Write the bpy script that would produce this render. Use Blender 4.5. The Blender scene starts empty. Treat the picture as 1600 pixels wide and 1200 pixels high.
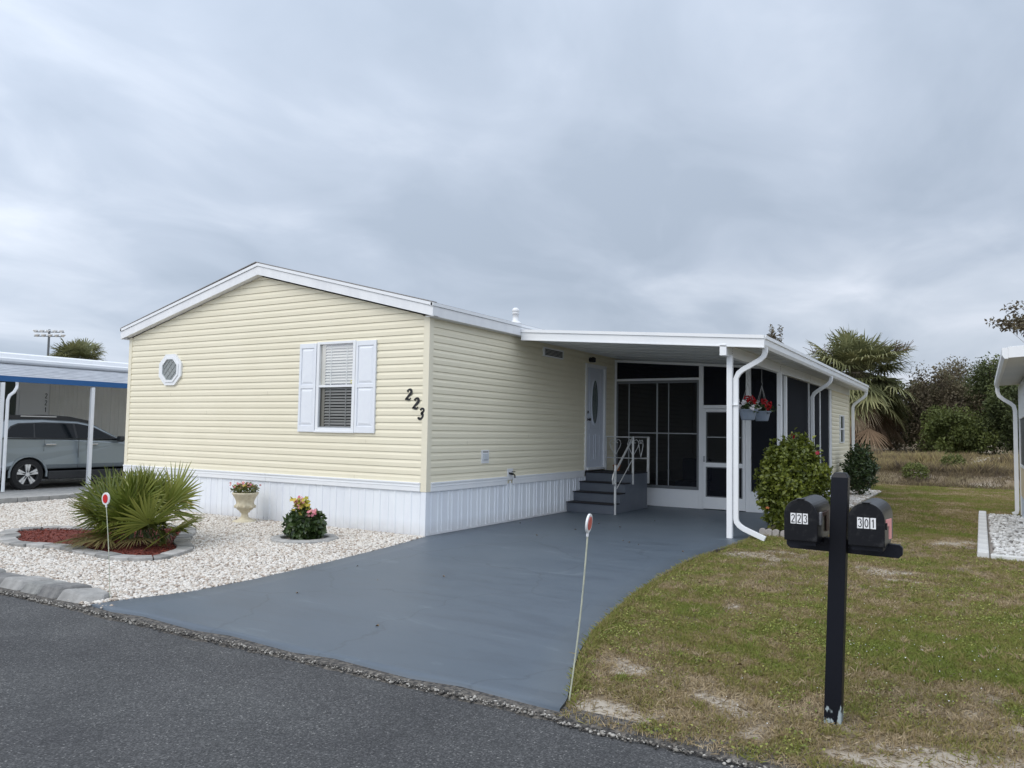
import bpy, math, random
import numpy as np
from mathutils import Matrix, Vector
random.seed(7); RNG = np.random.default_rng(11)
R = math.radians; PI = math.pi
SC = bpy.context.scene
COL = SC.collection

# ------------------------------------------------------------------ camera
def make_camera():
    f, p, r, yw = 1224.538, 0.0593198, 0.0169111, 0.539575
    cy, sy = math.cos(yw), math.sin(yw)
    fwd = Vector((-sy*math.cos(p), cy*math.cos(p), math.sin(p)))
    right = Vector((cy, sy, 0)); up = right.cross(fwd)
    r2 = math.cos(r)*right + math.sin(r)*up
    u2 = -math.sin(r)*right + math.cos(r)*up
    cd = bpy.data.cameras.new('camera'); cam = bpy.data.objects.new('camera', cd)
    COL.objects.link(cam)
    cd.sensor_width = 36; cd.lens = f/1600*36; cd.clip_end = 2000; cd.clip_start = .05
    m = Matrix(((r2.x, u2.x, -fwd.x, 6.85946), (r2.y, u2.y, -fwd.y, -9.09393), (r2.z, u2.z, -fwd.z, 1.55), (0, 0, 0, 1)))
    cam.matrix_world = m
    SC.camera = cam
make_camera()
SC.render.resolution_x = 1024; SC.render.resolution_y = 768
SC.view_settings.view_transform = 'Standard'; SC.view_settings.look = 'None'
SC.view_settings.exposure = 0.0; SC.view_settings.gamma = 1.0

# ------------------------------------------------------------------ sky and sun
SUN_EL, SUN_AZ = 48.0, 200.0      # azimuth of the sun, clockwise from +Y
def make_world():
    w = bpy.data.worlds.new('World'); SC.world = w; w.use_nodes = True
    nt = w.node_tree; nt.nodes.clear(); N = nt.nodes.new; L = nt.links.new
    out = N('ShaderNodeOutputWorld'); bg = N('ShaderNodeBackground'); bg.inputs[1].default_value = 0.1
    L(bg.outputs[0], out.inputs[0])
    sky = N('ShaderNodeTexSky'); sky.sky_type = 'NISHITA'; sky.sun_disc = False
    sky.sun_elevation = R(SUN_EL); sky.sun_rotation = R(SUN_AZ)
    tc = N('ShaderNodeTexCoord'); sep = N('ShaderNodeSeparateXYZ'); L(tc.outputs['Generated'], sep.inputs[0])
    def M(op, a, b=None, c=None):
        n = N('ShaderNodeMath'); n.operation = op
        for i, v in enumerate((a, b, c)):
            if v is None: continue
            if isinstance(v, (int, float)): n.inputs[i].default_value = v
            else: L(v, n.inputs[i])
        return n.outputs[0]
    zc = M('ADD', M('MAXIMUM', sep.outputs[2], 0.0), 0.26)
    comb = N('ShaderNodeCombineXYZ')
    L(M('DIVIDE', sep.outputs[0], zc), comb.inputs[0]); L(M('DIVIDE', sep.outputs[1], zc), comb.inputs[1])
    mp = N('ShaderNodeMapping'); mp.inputs['Rotation'].default_value = (0, 0, R(-40)); mp.inputs['Scale'].default_value = (1.05, 0.80, 1)
    mp.inputs['Location'].default_value = (1.3, .4, 0)
    L(comb.outputs[0], mp.inputs[0])
    n1 = N('ShaderNodeTexNoise'); n1.inputs['Scale'].default_value = 0.75; n1.inputs['Detail'].default_value = 5; n1.inputs['Roughness'].default_value = .46
    n1.inputs['Distortion'].default_value = .35
    L(mp.outputs[0], n1.inputs[0])
    n2 = N('ShaderNodeTexNoise'); n2.inputs['Scale'].default_value = 2.6; n2.inputs['Detail'].default_value = 6; n2.inputs['Roughness'].default_value = .5
    n2.inputs['Distortion'].default_value = .5
    L(mp.outputs[0], n2.inputs[0])
    dens = M('ADD', M('MULTIPLY', n1.outputs[0], .62), M('MULTIPLY', n2.outputs[0], .38))
    cr = N('ShaderNodeValToRGB'); L(dens, cr.inputs[0])
    el = cr.color_ramp.elements
    el[0].position = .385; el[0].color = (.36, .42, .51, 1)
    el[1].position = .635; el[1].color = (.72, .76, .845, 1)
    e = el.new(.47); e.color = (.43, .49, .585, 1)
    e = el.new(.55); e.color = (.55, .605, .695, 1)
    # brighter overhead and towards the hidden sun behind the camera, darker rain cloud ahead low down
    g = M('ADD', M('MULTIPLY', sep.outputs[2], .66), M('MULTIPLY', sep.outputs[1], -.36))
    g = M('MAXIMUM', M('ADD', g, 1.13), .80)
    mul = N('ShaderNodeMix'); mul.data_type = 'RGBA'; mul.blend_type = 'MULTIPLY'; mul.inputs[0].default_value = 1
    cg = N('ShaderNodeCombineXYZ')
    for i in range(3): L(M('MULTIPLY', g, 13.4), cg.inputs[i])
    L(cr.outputs[0], mul.inputs[6]); L(cg.outputs[0], mul.inputs[7])
    mx = N('ShaderNodeMix'); mx.data_type = 'RGBA'; mx.inputs[0].default_value = .08
    L(mul.outputs[2], mx.inputs[6]); L(sky.outputs[0], mx.inputs[7])
    L(mx.outputs[2], bg.inputs[0])
    sd = bpy.data.lights.new('sun', 'SUN'); sd.energy = 1.5; sd.angle = R(40); sd.color = (1, .93, .83)
    so = bpy.data.objects.new('sun', sd); COL.objects.link(so)
    az, el_ = R(SUN_AZ), R(SUN_EL)
    d = Vector((math.sin(az)*math.cos(el_), math.cos(az)*math.cos(el_), math.sin(el_)))
    so.rotation_euler = d.to_track_quat('Z', 'Y').to_euler(); so.location = d*50
make_world()

# ------------------------------------------------------------------ materials
MATS = {}
def mat(name, c, rough=.6, c2=None, nscale=6, bump=0, bscale=40, spec=.5, metal=0, detail=6, fac=(.35, .65), stretch=None, trans=0, coat=0):
    if name in MATS: return MATS[name]
    m = bpy.data.materials.new(name); m.use_nodes = True; nt = m.node_tree; N = nt.nodes.new; L = nt.links.new
    b = nt.nodes['Principled BSDF']; b.inputs['Roughness'].default_value = rough; b.inputs['Metallic'].default_value = metal
    b.inputs['Specular IOR Level'].default_value = spec
    if coat: b.inputs['Coat Weight'].default_value = coat; b.inputs['Coat Roughness'].default_value = .08
    b.inputs['Base Color'].default_value = (*c, 1)
    tc = N('ShaderNodeTexCoord'); src = tc.outputs['Object']
    if stretch:
        mp = N('ShaderNodeMapping'); mp.inputs['Scale'].default_value = stretch; L(src, mp.inputs[0]); src = mp.outputs[0]
    if c2 is not None:
        n = N('ShaderNodeTexNoise'); n.inputs['Scale'].default_value = nscale; n.inputs['Detail'].default_value = detail; n.inputs['Roughness'].default_value = .6
        L(src, n.inputs[0]); r = N('ShaderNodeValToRGB'); L(n.outputs[0], r.inputs[0])
        r.color_ramp.elements[0].position = fac[0]; r.color_ramp.elements[0].color = (*c, 1)
        r.color_ramp.elements[1].position = fac[1]; r.color_ramp.elements[1].color = (*c2, 1)
        L(r.outputs[0], b.inputs['Base Color'])
    if bump:
        n = N('ShaderNodeTexNoise'); n.inputs['Scale'].default_value = bscale; n.inputs['Detail'].default_value = 4; L(src, n.inputs[0])
        bp = N('ShaderNodeBump'); bp.inputs['Strength'].default_value = bump; bp.inputs['Distance'].default_value = .01
        L(n.outputs[0], bp.inputs['Height']); L(bp.outputs[0], b.inputs['Normal'])
    MATS[name] = m; return m

def leafmat(name, stops, rough=.5, trans=.25, spec=.4):
    m = bpy.data.materials.new(name); m.use_nodes = True; nt = m.node_tree; N = nt.nodes.new; L = nt.links.new
    b = nt.nodes['Principled BSDF']; b.inputs['Roughness'].default_value = rough; b.inputs['Specular IOR Level'].default_value = spec
    a = N('ShaderNodeAttribute'); a.attribute_name = 'rnd'; r = N('ShaderNodeValToRGB'); L(a.outputs['Fac'], r.inputs[0])
    el = r.color_ramp.elements
    el[0].position = stops[0][0]; el[0].color = (*stops[0][1], 1); el[1].position = stops[-1][0]; el[1].color = (*stops[-1][1], 1)
    for p, c in stops[1:-1]:
        e = el.new(p); e.color = (*c, 1)
    L(r.outputs[0], b.inputs['Base Color'])
    if trans:
        t = N('ShaderNodeBsdfTranslucent'); L(r.outputs[0], t.inputs[0]); mx = N('ShaderNodeMixShader'); mx.inputs[0].default_value = trans
        L(b.outputs[0], mx.inputs[1]); L(t.outputs[0], mx.inputs[2]); L(mx.outputs[0], nt.nodes['Material Output'].inputs[0])
    return m

def screenmat(name, dark, opac):
    m = bpy.data.materials.new(name); m.use_nodes = True; nt = m.node_tree; N = nt.nodes.new; L = nt.links.new
    b = nt.nodes['Principled BSDF']; b.inputs['Base Color'].default_value = (*dark, 1); b.inputs['Roughness'].default_value = .8; b.inputs['Specular IOR Level'].default_value = .12
    t = N('ShaderNodeBsdfTransparent'); mx = N('ShaderNodeMixShader'); mx.inputs[0].default_value = opac
    L(t.outputs[0], mx.inputs[1]); L(b.outputs[0], mx.inputs[2]); L(mx.outputs[0], nt.nodes['Material Output'].inputs[0])
    return m
def glassmat(name, tint=(.75, .8, .82), refl=.22, const=None):
    m = bpy.data.materials.new(name); m.use_nodes = True; nt = m.node_tree; N = nt.nodes.new; L = nt.links.new
    t = N('ShaderNodeBsdfTransparent'); t.inputs[0].default_value = (*tint, 1)
    g = N('ShaderNodeBsdfGlossy'); g.inputs['Roughness'].default_value = .03
    fr = N('ShaderNodeLayerWeight'); fr.inputs[0].default_value = refl
    mx = N('ShaderNodeMixShader'); (L(fr.outputs['Fresnel'], mx.inputs[0]) if const is None else setattr(mx.inputs[0], 'default_value', const)); L(t.outputs[0], mx.inputs[1]); L(g.outputs[0], mx.inputs[2])
    L(mx.outputs[0], nt.nodes['Material Output'].inputs[0]); return m

M_SIDING = mat('cream_vinyl', (.775, .72, .555), .48, (.805, .75, .585), 1.3, bump=.05, bscale=200)
M_CREAM = mat('cream_trim', (.785, .73, .575), .45)
M_WHITE = mat('white_aluminium', (.78, .80, .82), .38, (.83, .84, .85), 2.0)
M_WHITE2 = mat('white_weathered', (.74, .75, .77), .5, (.82, .83, .84), 5, fac=(.3, .6), stretch=(1, 1, .35))
M_SKIRT = mat('white_skirting', (.76, .79, .84), .42, (.83, .86, .89), 3, stretch=(1, 1, .25))
M_SHUTTER = mat('shutter_white', (.76, .785, .83), .5, (.79, .815, .85), 8)
M_SHINGLE = mat('grey_shingle', (.20, .19, .185), .9, (.36, .34, .33), 60, bump=.5, bscale=80)
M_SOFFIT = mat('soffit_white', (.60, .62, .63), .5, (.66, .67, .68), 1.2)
M_BLACK = mat('black_paint', (.007, .008, .013), .42, (.012, .013, .02), 9, bump=.12, bscale=60, spec=.25)
M_BLACKM = mat('black_metal', (.005, .0055, .008), .36, (.035, .035, .036), 22, fac=(.52, .78), bump=.05, spec=.3)
M_INK = mat('ink_black', (.01, .01, .012), .5)
M_PLATE = mat('number_plate_white', (.8, .8, .8), .5)
M_DARK = mat('dark_interior', (.02, .021, .024), .9)
M_STEP = mat('step_paint', (.085, .10, .125), .5, (.10, .115, .14), 4, bump=.05)
M_TREAD = mat('black_tread', (.012, .012, .016), .85, bump=.3, bscale=150)
M_RAIL = mat('rail_aluminium', (.62, .63, .62), .38, (.70, .70, .69), 12, metal=.35)
M_BRONZE = mat('grey_frame', (.16, .17, .18), .5)
M_SCREEN = screenmat('screen_mesh', (.017, .019, .022), .78)
M_SCREEN2 = screenmat('screen_mesh_dense', (.011, .013, .019), .92)
M_GLASS = glassmat('window_glass')
M_PLASTICW = mat('plastic_white', (.75, .76, .77), .35)
M_CONC = mat('concrete', (.30, .30, .29), .85, (.42, .41, .39), 9, bump=.35, bscale=50)
M_EDGE = mat('edging_concrete', (.24, .235, .225), .9, (.38, .37, .35), 6, bump=.5, bscale=45)
M_EDGES = [M_EDGE, mat('edging_concrete_light', (.30, .29, .28), .9, (.44, .43, .41), 6, bump=.5, bscale=45), mat('edging_concrete_dark', (.17, .17, .165), .9, (.30, .295, .28), 6, bump=.5, bscale=45)]
M_CONC_D = mat('curb_concrete', (.17, .17, .165), .9, (.30, .30, .285), 7, bump=.5, bscale=45)
M_CURBS = [M_CONC_D, mat('curb_concrete_light', (.24, .235, .225), .9, (.36, .355, .34), 7, bump=.5, bscale=45), mat('curb_concrete_dark', (.12, .12, .12), .9, (.23, .225, .215), 7, bump=.5, bscale=45)]
M_URN = mat('urn_stone', (.50, .44, .31), .8, (.66, .60, .45), 14, bump=.4, bscale=60)
M_POT = mat('pot_blue_grey', (.17, .21, .27), .5, (.2, .24, .3), 10)
M_RED = mat('reflector_red', (.55, .015, .02), .25)
M_ROD = mat('fibreglass_rod', (.55, .56, .42), .5, (.4, .42, .34), 18)
M_BLUE = mat('blue_fascia', (.015, .10, .28), .45)
M_FLAG = mat('faded_flag', (.72, .28, .27), .6, (.8, .36, .34), 20)
M_TAN = mat('tan_siding', (.6, .5, .34), .6)
M_STEM = mat('woody_stem', (.16, .12, .08), .9, (.25, .2, .14), 20)

def splash(m, z0, z1, col):
    nt = m.node_tree; N = nt.nodes.new; L = nt.links.new; b = nt.nodes['Principled BSDF']; old = b.inputs['Base Color'].links[0].from_socket
    g = N('ShaderNodeNewGeometry'); sp = N('ShaderNodeSeparateXYZ'); L(g.outputs['Position'], sp.inputs[0])
    mr = N('ShaderNodeMapRange'); mr.inputs[1].default_value = z0; mr.inputs[2].default_value = z1; mr.inputs[3].default_value = .75; mr.inputs[4].default_value = 0; L(sp.outputs[2], mr.inputs[0])
    n = N('ShaderNodeTexNoise'); n.inputs['Scale'].default_value = 7; n.inputs['Detail'].default_value = 7; n.inputs['Roughness'].default_value = .7; L(g.outputs['Position'], n.inputs[0])
    mu = N('ShaderNodeMath'); mu.operation = 'MULTIPLY'; L(mr.outputs[0], mu.inputs[0]); L(n.outputs[0], mu.inputs[1])
    mx = N('ShaderNodeMix'); mx.data_type = 'RGBA'; L(mu.outputs[0], mx.inputs[0]); L(old, mx.inputs[6]); mx.inputs[7].default_value = (*col, 1); L(mx.outputs[2], b.inputs['Base Color'])
splash(M_SKIRT, 0, .22, (.42, .38, .33)); splash(M_WHITE2, 0, .001, (.5, .5, .5))
# ------------------------------------------------------------------ mesh helpers
class MB:
    def __init__(s): s.v = []; s.f = []
    def add(s, vs, fs):
        o = len(s.v); s.v.extend([tuple(map(float, p)) for p in vs]); s.f.extend([tuple(i+o for i in f) for f in fs]); return s
    def box(s, x0, x1, y0, y1, z0, z1):
        x0, x1 = min(x0, x1), max(x0, x1); y0, y1 = min(y0, y1), max(y0, y1); z0, z1 = min(z0, z1), max(z0, z1)
        return s.add([(x0,y0,z0),(x1,y0,z0),(x1,y1,z0),(x0,y1,z0),(x0,y0,z1),(x1,y0,z1),(x1,y1,z1),(x0,y1,z1)],
            [(0,3,2,1),(4,5,6,7),(0,1,5,4),(1,2,6,5),(2,3,7,6),(3,0,4,7)])
    def prism(s, a, b):
        n = len(a); return s.add(list(a)+list(b), [tuple(range(n))[::-1], tuple(range(n, 2*n))]+[(i, (i+1) % n, n+(i+1) % n, n+i) for i in range(n)])
    def sweep(s, path, w, h=None, n=4, ref=(0, 0, 1), rs=None):
        """rectangular (n=4) or round section along a path"""
        h = w if h is None else h
        P = [Vector(p) for p in path]; ref = Vector(ref); rings = []
        for i, p in enumerate(P):
            t = (P[min(i+1, len(P)-1)]-P[max(i-1, 0)]).normalized()
            a = t.cross(ref)
            if a.length < 1e-3: a = t.cross(Vector((1, 0, 0)))
            a.normalize(); b = a.cross(t).normalized(); k = rs[i] if rs else 1
            if n == 4: ring = [p+a*(w/2*k*sx)+b*(h/2*k*sy) for sx, sy in ((-1,-1),(1,-1),(1,1),(-1,1))]
            else: ring = [p+a*(w/2*k*math.cos(2*PI*j/n))+b*(h/2*k*math.sin(2*PI*j/n)) for j in range(n)]
            rings += ring
        m = len(P); fs = [tuple(range(n))[::-1], tuple(range((m-1)*n, m*n))]
        for i in range(m-1):
            for j in range(n): fs.append((i*n+j, i*n+(j+1) % n, (i+1)*n+(j+1) % n, (i+1)*n+j))
        return s.add(rings, fs)
    def lathe(s, prof, c=(0, 0, 0), n=24, ax='z'):
        vs = []; m = len(prof)
        for r, z in prof:
            for j in range(n):
                a = 2*PI*j/n; x, y = r*math.cos(a), r*math.sin(a)
                vs.append((c[0]+x, c[1]+y, c[2]+z) if ax == 'z' else ((c[0]+z, c[1]+x, c[2]+y) if ax == 'x' else (c[0]+y, c[1]+z, c[2]+x)))
        fs = [(i*n+j, i*n+(j+1) % n, (i+1)*n+(j+1) % n, (i+1)*n+j) for i in range(m-1) for j in range(n)]
        fs += [tuple(range(n))[::-1], tuple(range((m-1)*n, m*n))]
        return s.add(vs, fs)
    def build(s, name, material, parent=None, bevel=0, smooth=False, loc=None):
        me = bpy.data.meshes.new(name); off = Vector((0, 0, 0))
        if parent is not None: off = world_of(parent)
        if loc is not None: off = Vector(loc)
        me.from_pydata([(v[0]-off.x, v[1]-off.y, v[2]-off.z) for v in s.v], [], s.f); me.update()
        o = bpy.data.objects.new(name, me); COL.objects.link(o); me.materials.append(material)
        if parent is not None: o.parent = parent
        elif loc is not None: o.location = off
        if smooth:
            for p in me.polygons: p.use_smooth = True
        if bevel:
            b = o.modifiers.new('bevel', 'BEVEL'); b.width = bevel; b.segments = 2; b.limit_method = 'ANGLE'
        return o
def world_of(o):
    v = Vector(o.location)
    while o.parent: o = o.parent; v = v+Vector(o.location)
    return v
def thing(name, label, cat, loc=(0, 0, 0), group=None):
    o = bpy.data.objects.new(name, None); COL.objects.link(o); o.location = loc; o.empty_display_size = .2
    return tag(o, label, cat, group)
def tag(o, label, cat, group=None):
    o['label'] = label; o['category'] = cat
    if group: o['group'] = group
    return o
def kind(o, k): o['kind'] = k; return o
def copy_tree(o, parent=None, loc=None):
    c = o.copy(); COL.objects.link(c); c.parent = parent
    for ch in list(o.children): copy_tree(ch, c)
    if loc is not None: c.location = loc
    return c
def npmesh(name, V, F, material, rnd=None, parent=None, smooth=False, nf=None):
    """V (n,3); F (m,k) one polygon size"""
    me = bpy.data.meshes.new(name); V = np.asarray(V, np.float32); F = np.asarray(F, np.int32)
    if parent is not None: V = V-np.array(world_of(parent), np.float32)
    k = F.shape[1]
    me.vertices.add(len(V)); me.vertices.foreach_set('co', V.ravel())
    me.loops.add(F.size); me.loops.foreach_set('vertex_index', F.ravel())
    me.polygons.add(len(F)); me.polygons.foreach_set('loop_start', np.arange(0, F.size, k, dtype=np.int32))
    me.polygons.foreach_set('loop_total', np.full(len(F), k, np.int32))
    if smooth: me.polygons.foreach_set('use_smooth', np.ones(len(F), bool))
    me.update(calc_edges=True)
    if rnd is not None:
        a = me.attributes.new('rnd', 'FLOAT', 'POINT'); a.data.foreach_set('value', np.asarray(rnd, np.float32))
    o = bpy.data.objects.new(name, me); COL.objects.link(o); me.materials.append(material)
    if parent is not None: o.parent = parent
    return o

def vnoise(x, y, seed=0):
    xi = np.floor(x).astype(np.int64); yi = np.floor(y).astype(np.int64); fx = x-xi; fy = y-yi
    fx = fx*fx*(3-2*fx); fy = fy*fy*(3-2*fy)
    def h(a, b):
        n = (a*374761393+b*668265263+seed*974634777) & 0xffffffff
        n = ((n ^ (n >> 13))*1274126177) & 0xffffffff
        return ((n ^ (n >> 16)) & 0xffff)/65535.0
    return (h(xi, yi)*(1-fx)+h(xi+1, yi)*fx)*(1-fy)+(h(xi, yi+1)*(1-fx)+h(xi+1, yi+1)*fx)*fy
def fbm(x, y, s, seed=0, o=4):
    t = 0; a = 1; n = 0
    for i in range(o): t = t+a*vnoise(x*s, y*s, seed+i*17); n += a; a *= .5; s *= 2.03
    return t/n

# ------------------------------------------------------------------ ground
def ground_z(x, y):
    x = np.asarray(x, float); y = np.asarray(y, float)
    z = np.where(y > 0, 0, np.where(y > -5, .015*y, -.075))
    z = np.where(y < -5.02, z-.035, z)
    t = np.clip((y-19.0)/.9, 0, 1); z = z+.30*t*t*(3-2*t)*(1+.4*(fbm(x, y, .8, 5)-.5))
    t = np.clip((y-20)/9, 0, 1); z = z+.55*t*(1+.7*(fbm(x, y, .5, 3)-.5))
    return z
def lawn_cover(x, y):
    """0 bare sand .. 1 thick green"""
    p = fbm(x, y, .9, 21, 5)*.7+fbm(x, y, 4.5, 9, 4)*.60
    p = (p-.41)*2.1
    for cx, cy, rx, ry, a in ((4.72,-3.9,.22,.32,-.8),(5.5,-4.3,.7,.4,-.35),(4.3,-2.6,.35,.9,.5),(3.95,-.8,.3,1.3,.6),(4.1,1.4,.5,.5,-.55),(4.9,2.2,.45,.25,-.55),
                              (5.9,2.6,.7,.4,-.3),(6.60,-4.72,.30,.14,-.9),(6.95,-4.4,.35,.2,-.6),(6.3,-3.0,.8,.8,.45),(7.0,-1.2,.8,1.0,.25),(5.4,-.6,.9,1.0,.05),(5.6,3.7,.7,.5,-.5),
                              (6.2,7.0,1.4,2.5,.35),(6.45,4.2,.3,.6,-.4),(4.4,.3,.4,.8,.3),(5.0,-4.75,.5,.15,-.6),(5.9,.9,.5,.4,-.45),(6.7,1.8,.4,.5,-.3)):
        p = p+a*np.exp(-((x-cx)/rx)**2-((y-cy)/ry)**2)
    p = np.where(y > 11, p*.5+.42, p)
    return np.clip(p, 0, 1)
def axis(*segs):
    a = np.concatenate([np.arange(s0, s1, st) for s0, s1, st in segs]); return np.append(a, segs[-1][1])
def build_ground():
    xs = axis((-400, -60, 40), (-60, -16, 4), (-16, 3.5, .75), (3.5, 9.5, .08), (9.5, 24, 1.5), (24, 60, 6), (60, 400, 40))
    ys = axis((-60, -6, 6), (-6, -5.2, .4), (-5.2, 12, .08), (12, 22, .25), (22, 34, 1), (34, 80, 6), (80, 600, 40))
    X, Y = np.meshgrid(xs, ys); Z = ground_z(X, Y)
    V = np.stack([X.ravel(), Y.ravel(), Z.ravel()], 1); nx, ny = len(xs), len(ys)
    i = np.arange(nx-1)[None, :]+np.arange(ny-1)[:, None]*nx; F = np.stack([i, i+1, i+1+nx, i+nx], -1).reshape(-1, 4)
    m = bpy.data.materials.new('lawn_soil'); m.use_nodes = True; nt = m.node_tree; N = nt.nodes.new; L = nt.links.new
    b = nt.nodes['Principled BSDF']; b.inputs['Roughness'].default_value = .95; b.inputs['Specular IOR Level'].default_value = .1
    a = N('ShaderNodeAttribute'); a.attribute_name = 'rnd'; tc = N('ShaderNodeTexCoord')
    n = N('ShaderNodeTexNoise'); n.inputs['Scale'].default_value = 14; n.inputs['Detail'].default_value = 8; n.inputs['Roughness'].default_value = .7
    L(tc.outputs['Object'], n.inputs[0])
    mm = N('ShaderNodeMath'); mm.operation = 'MULTIPLY_ADD'; L(n.outputs[0], mm.inputs[0]); mm.inputs[1].default_value = .55; mm.inputs[2].default_value = -.27
    ad = N('ShaderNodeMath'); L(a.outputs['Fac'], ad.inputs[0]); L(mm.outputs[0], ad.inputs[1])
    r = N('ShaderNodeValToRGB'); L(ad.outputs[0], r.inputs[0]); el = r.color_ramp.elements
    el[0].position = .0; el[0].color = (.42, .375, .31, 1); el[1].position = .9; el[1].color = (.16, .145, .07, 1)
    for p, c in ((.14, (.32, .27, .21)), (.26, (.215, .17, .115)), (.6, (.17, .14, .08))):
        e = el.new(p); e.color = (*c, 1)
    L(r.outputs[0], b.inputs['Base Color'])
    bp = N('ShaderNodeBump'); bp.inputs['Strength'].default_value = .6; bp.inputs['Distance'].default_value = .02; L(n.outputs[0], bp.inputs['Height']); L(bp.outputs[0], b.inputs['Normal'])
    rn = lawn_cover(V[:, 0], V[:, 1])
    rn = np.where(V[:, 1] > 19, np.clip(fbm(V[:, 0], V[:, 1], 1.3, 77)*1.5-.35, 0, 1)*.7, rn)
    kind(npmesh('ground', V, F, m, rn, smooth=True), 'structure')
build_ground()

# left and right edge of the driveway at a given y
DL = [(-4.93, .05), (-4.64, .14), (-4.12, .34), (-3.4, .38), (-2.4, .33), (-1.6, .25), (-.9, .18), (-.05, .05), (0.0, .0), (6.7, .0)]
DR = [(-4.93, 4.74), (-4.78, 4.70), (-4.38, 4.53), (-3.91, 4.35), (-3.32, 4.18), (-2.78, 4.08), (-2, 3.96), (-1, 3.86), (.1, 3.80), (1, 3.82), (2, 3.90), (3.2, 3.9), (4.3, 3.8), (6.7, 3.7)]
def xl(y): return np.interp(y, [a for a, b in DL], [b for a, b in DL])
def xr(y): return np.interp(y, [a for a, b in DR], [b for a, b in DR])
def build_paving():
    # road
    road = mat('asphalt', (.045, .046, .048), .82, (.075, .075, .077), 3)
    nt = road.node_tree; N = nt.nodes.new; L = nt.links.new; b = nt.nodes['Principled BSDF']; tc = N('ShaderNodeTexCoord')
    v = N('ShaderNodeTexVoronoi'); v.inputs['Scale'].default_value = 130; L(tc.outputs['Object'], v.inputs[0])
    big = N('ShaderNodeTexNoise'); big.inputs['Scale'].default_value = 1.1; big.inputs['Detail'].default_value = 7; big.inputs['Roughness'].default_value = .65; L(tc.outputs['Object'], big.inputs[0])
    r1 = N('ShaderNodeValToRGB'); L(v.outputs['Color'], r1.inputs[0]); e = r1.color_ramp.elements
    e[0].position = .12; e[0].color = (.026, .027, .028, 1); e[1].position = .97; e[1].color = (.27, .265, .255, 1)
    x = e.new(.55); x.color = (.056, .057, .059, 1)
    x = e.new(.85); x.color = (.105, .105, .106, 1)
    r2 = N('ShaderNodeValToRGB'); L(big.outputs[0], r2.inputs[0]); e = r2.color_ramp.elements
    e[0].position = .34; e[0].color = (.72, .72, .73, 1); e[1].position = .66; e[1].color = (1.15, 1.15, 1.13, 1)
    mx = N('ShaderNodeMix'); mx.data_type = 'RGBA'; mx.blend_type = 'MULTIPLY'; mx.inputs[0].default_value = 1
    L(r1.outputs[0], mx.inputs[6]); L(r2.outputs[0], mx.inputs[7]); L(mx.outputs[2], b.inputs['Base Color'])
    bp = N('ShaderNodeBump'); bp.inputs['Strength'].default_value = .5; bp.inputs['Distance'].default_value = .004; L(v.outputs['Distance'], bp.inputs['Height']); L(bp.outputs[0], b.inputs['Normal'])
    xs = axis((-60, -14, 2), (-14, 12, .06), (12, 60, 2)); ys = np.array([-5.12, -5.2, -5.35, -6, -9, -12.5])
    X, Y = np.meshgrid(xs, ys); Y = Y.copy()
    Y[0] += .07*(fbm(xs, xs*0, 1.2, 4)-.5)+.10*(fbm(xs, xs*0+3, 7, 8)-.5)
    Z = np.full_like(X, -.088); Z[0] -= .0025; Y[0] += .05
    V = np.stack([X.ravel(), Y.ravel(), Z.ravel()], 1); nx, ny = len(xs), len(ys)
    i = np.arange(nx-1)[None, :]+np.arange(ny-1)[:, None]*nx; F = np.stack([i, i+nx, i+1+nx, i+1], -1).reshape(-1, 4)
    kind(npmesh('road', V, F, road), 'structure')
    # crumbled verge between the road and the drive
    vm = mat('crumbled_verge', (.035, .034, .033), .95, (.19, .17, .145), 30, fac=(.4, .7), bump=.9, bscale=35)
    mb = MB(); xs = np.arange(-14, 12, .25)
    rows = [(-4.86, -.0690), (-5.0, -.0705), (-5.07, -.0935), (-5.4, -.0940)]
    for x in xs:
        for (ya, za), (yb, zb) in zip(rows[:-1], rows[1:]): mb.add([(x, yb, zb), (x+.25, yb, zb), (x+.25, ya, za), (x, ya, za)], [(0, 1, 2, 3)])
    kind(mb.build('road_edge', vm), 'structure')
    # driveway: painted slab, one sheet with a front lip
    dm = mat('drive_paint', (.078, .102, .130), .42, (.092, .116, .144), .7, fac=(.3, .7))
    nt = dm.node_tree; N = nt.nodes.new; L = nt.links.new; b = nt.nodes['Principled BSDF']; tc = N('ShaderNodeTexCoord')
    old = b.inputs['Base Color'].links[0].from_socket
    mp = N('ShaderNodeMapping'); mp.inputs['Scale'].default_value = (.5, 2.4, 1); mp.inputs['Rotation'].default_value = (0, 0, R(25)); L(tc.outputs['Object'], mp.inputs[0])
    s = N('ShaderNodeTexNoise'); s.inputs['Scale'].default_value = 1.6; s.inputs['Detail'].default_value = 8; s.inputs['Roughness'].default_value = .62; s.inputs['Distortion'].default_value = 1.2; L(mp.outputs[0], s.inputs[0])
    r = N('ShaderNodeValToRGB'); L(s.outputs[0], r.inputs[0]); e = r.color_ramp.elements
    e[0].position = .30; e[0].color = (.82, .82, .83, 1); e[1].position = .70; e[1].color = (1.38, 1.34, 1.27, 1)
    x = e.new(.5); x.color = (1, 1, 1, 1); x = e.new(.62); x.color = (1.03, 1.03, 1.02, 1)
    # hairline cracks
    w = N('ShaderNodeTexVoronoi'); w.feature = 'DISTANCE_TO_EDGE'; w.inputs['Scale'].default_value = .52
    wn = N('ShaderNodeTexNoise'); wn.inputs['Scale'].default_value = 2.2; wn.inputs['Detail'].default_value = 5; L(tc.outputs['Object'], wn.inputs[0])
    va = N('ShaderNodeVectorMath'); va.operation = 'MULTIPLY_ADD'; L(wn.outputs['Color'], va.inputs[0]); va.inputs[1].default_value = (.5, .5, 0); L(tc.outputs['Object'], va.inputs[2]); L(va.outputs[0], w.inputs[0])
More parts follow.
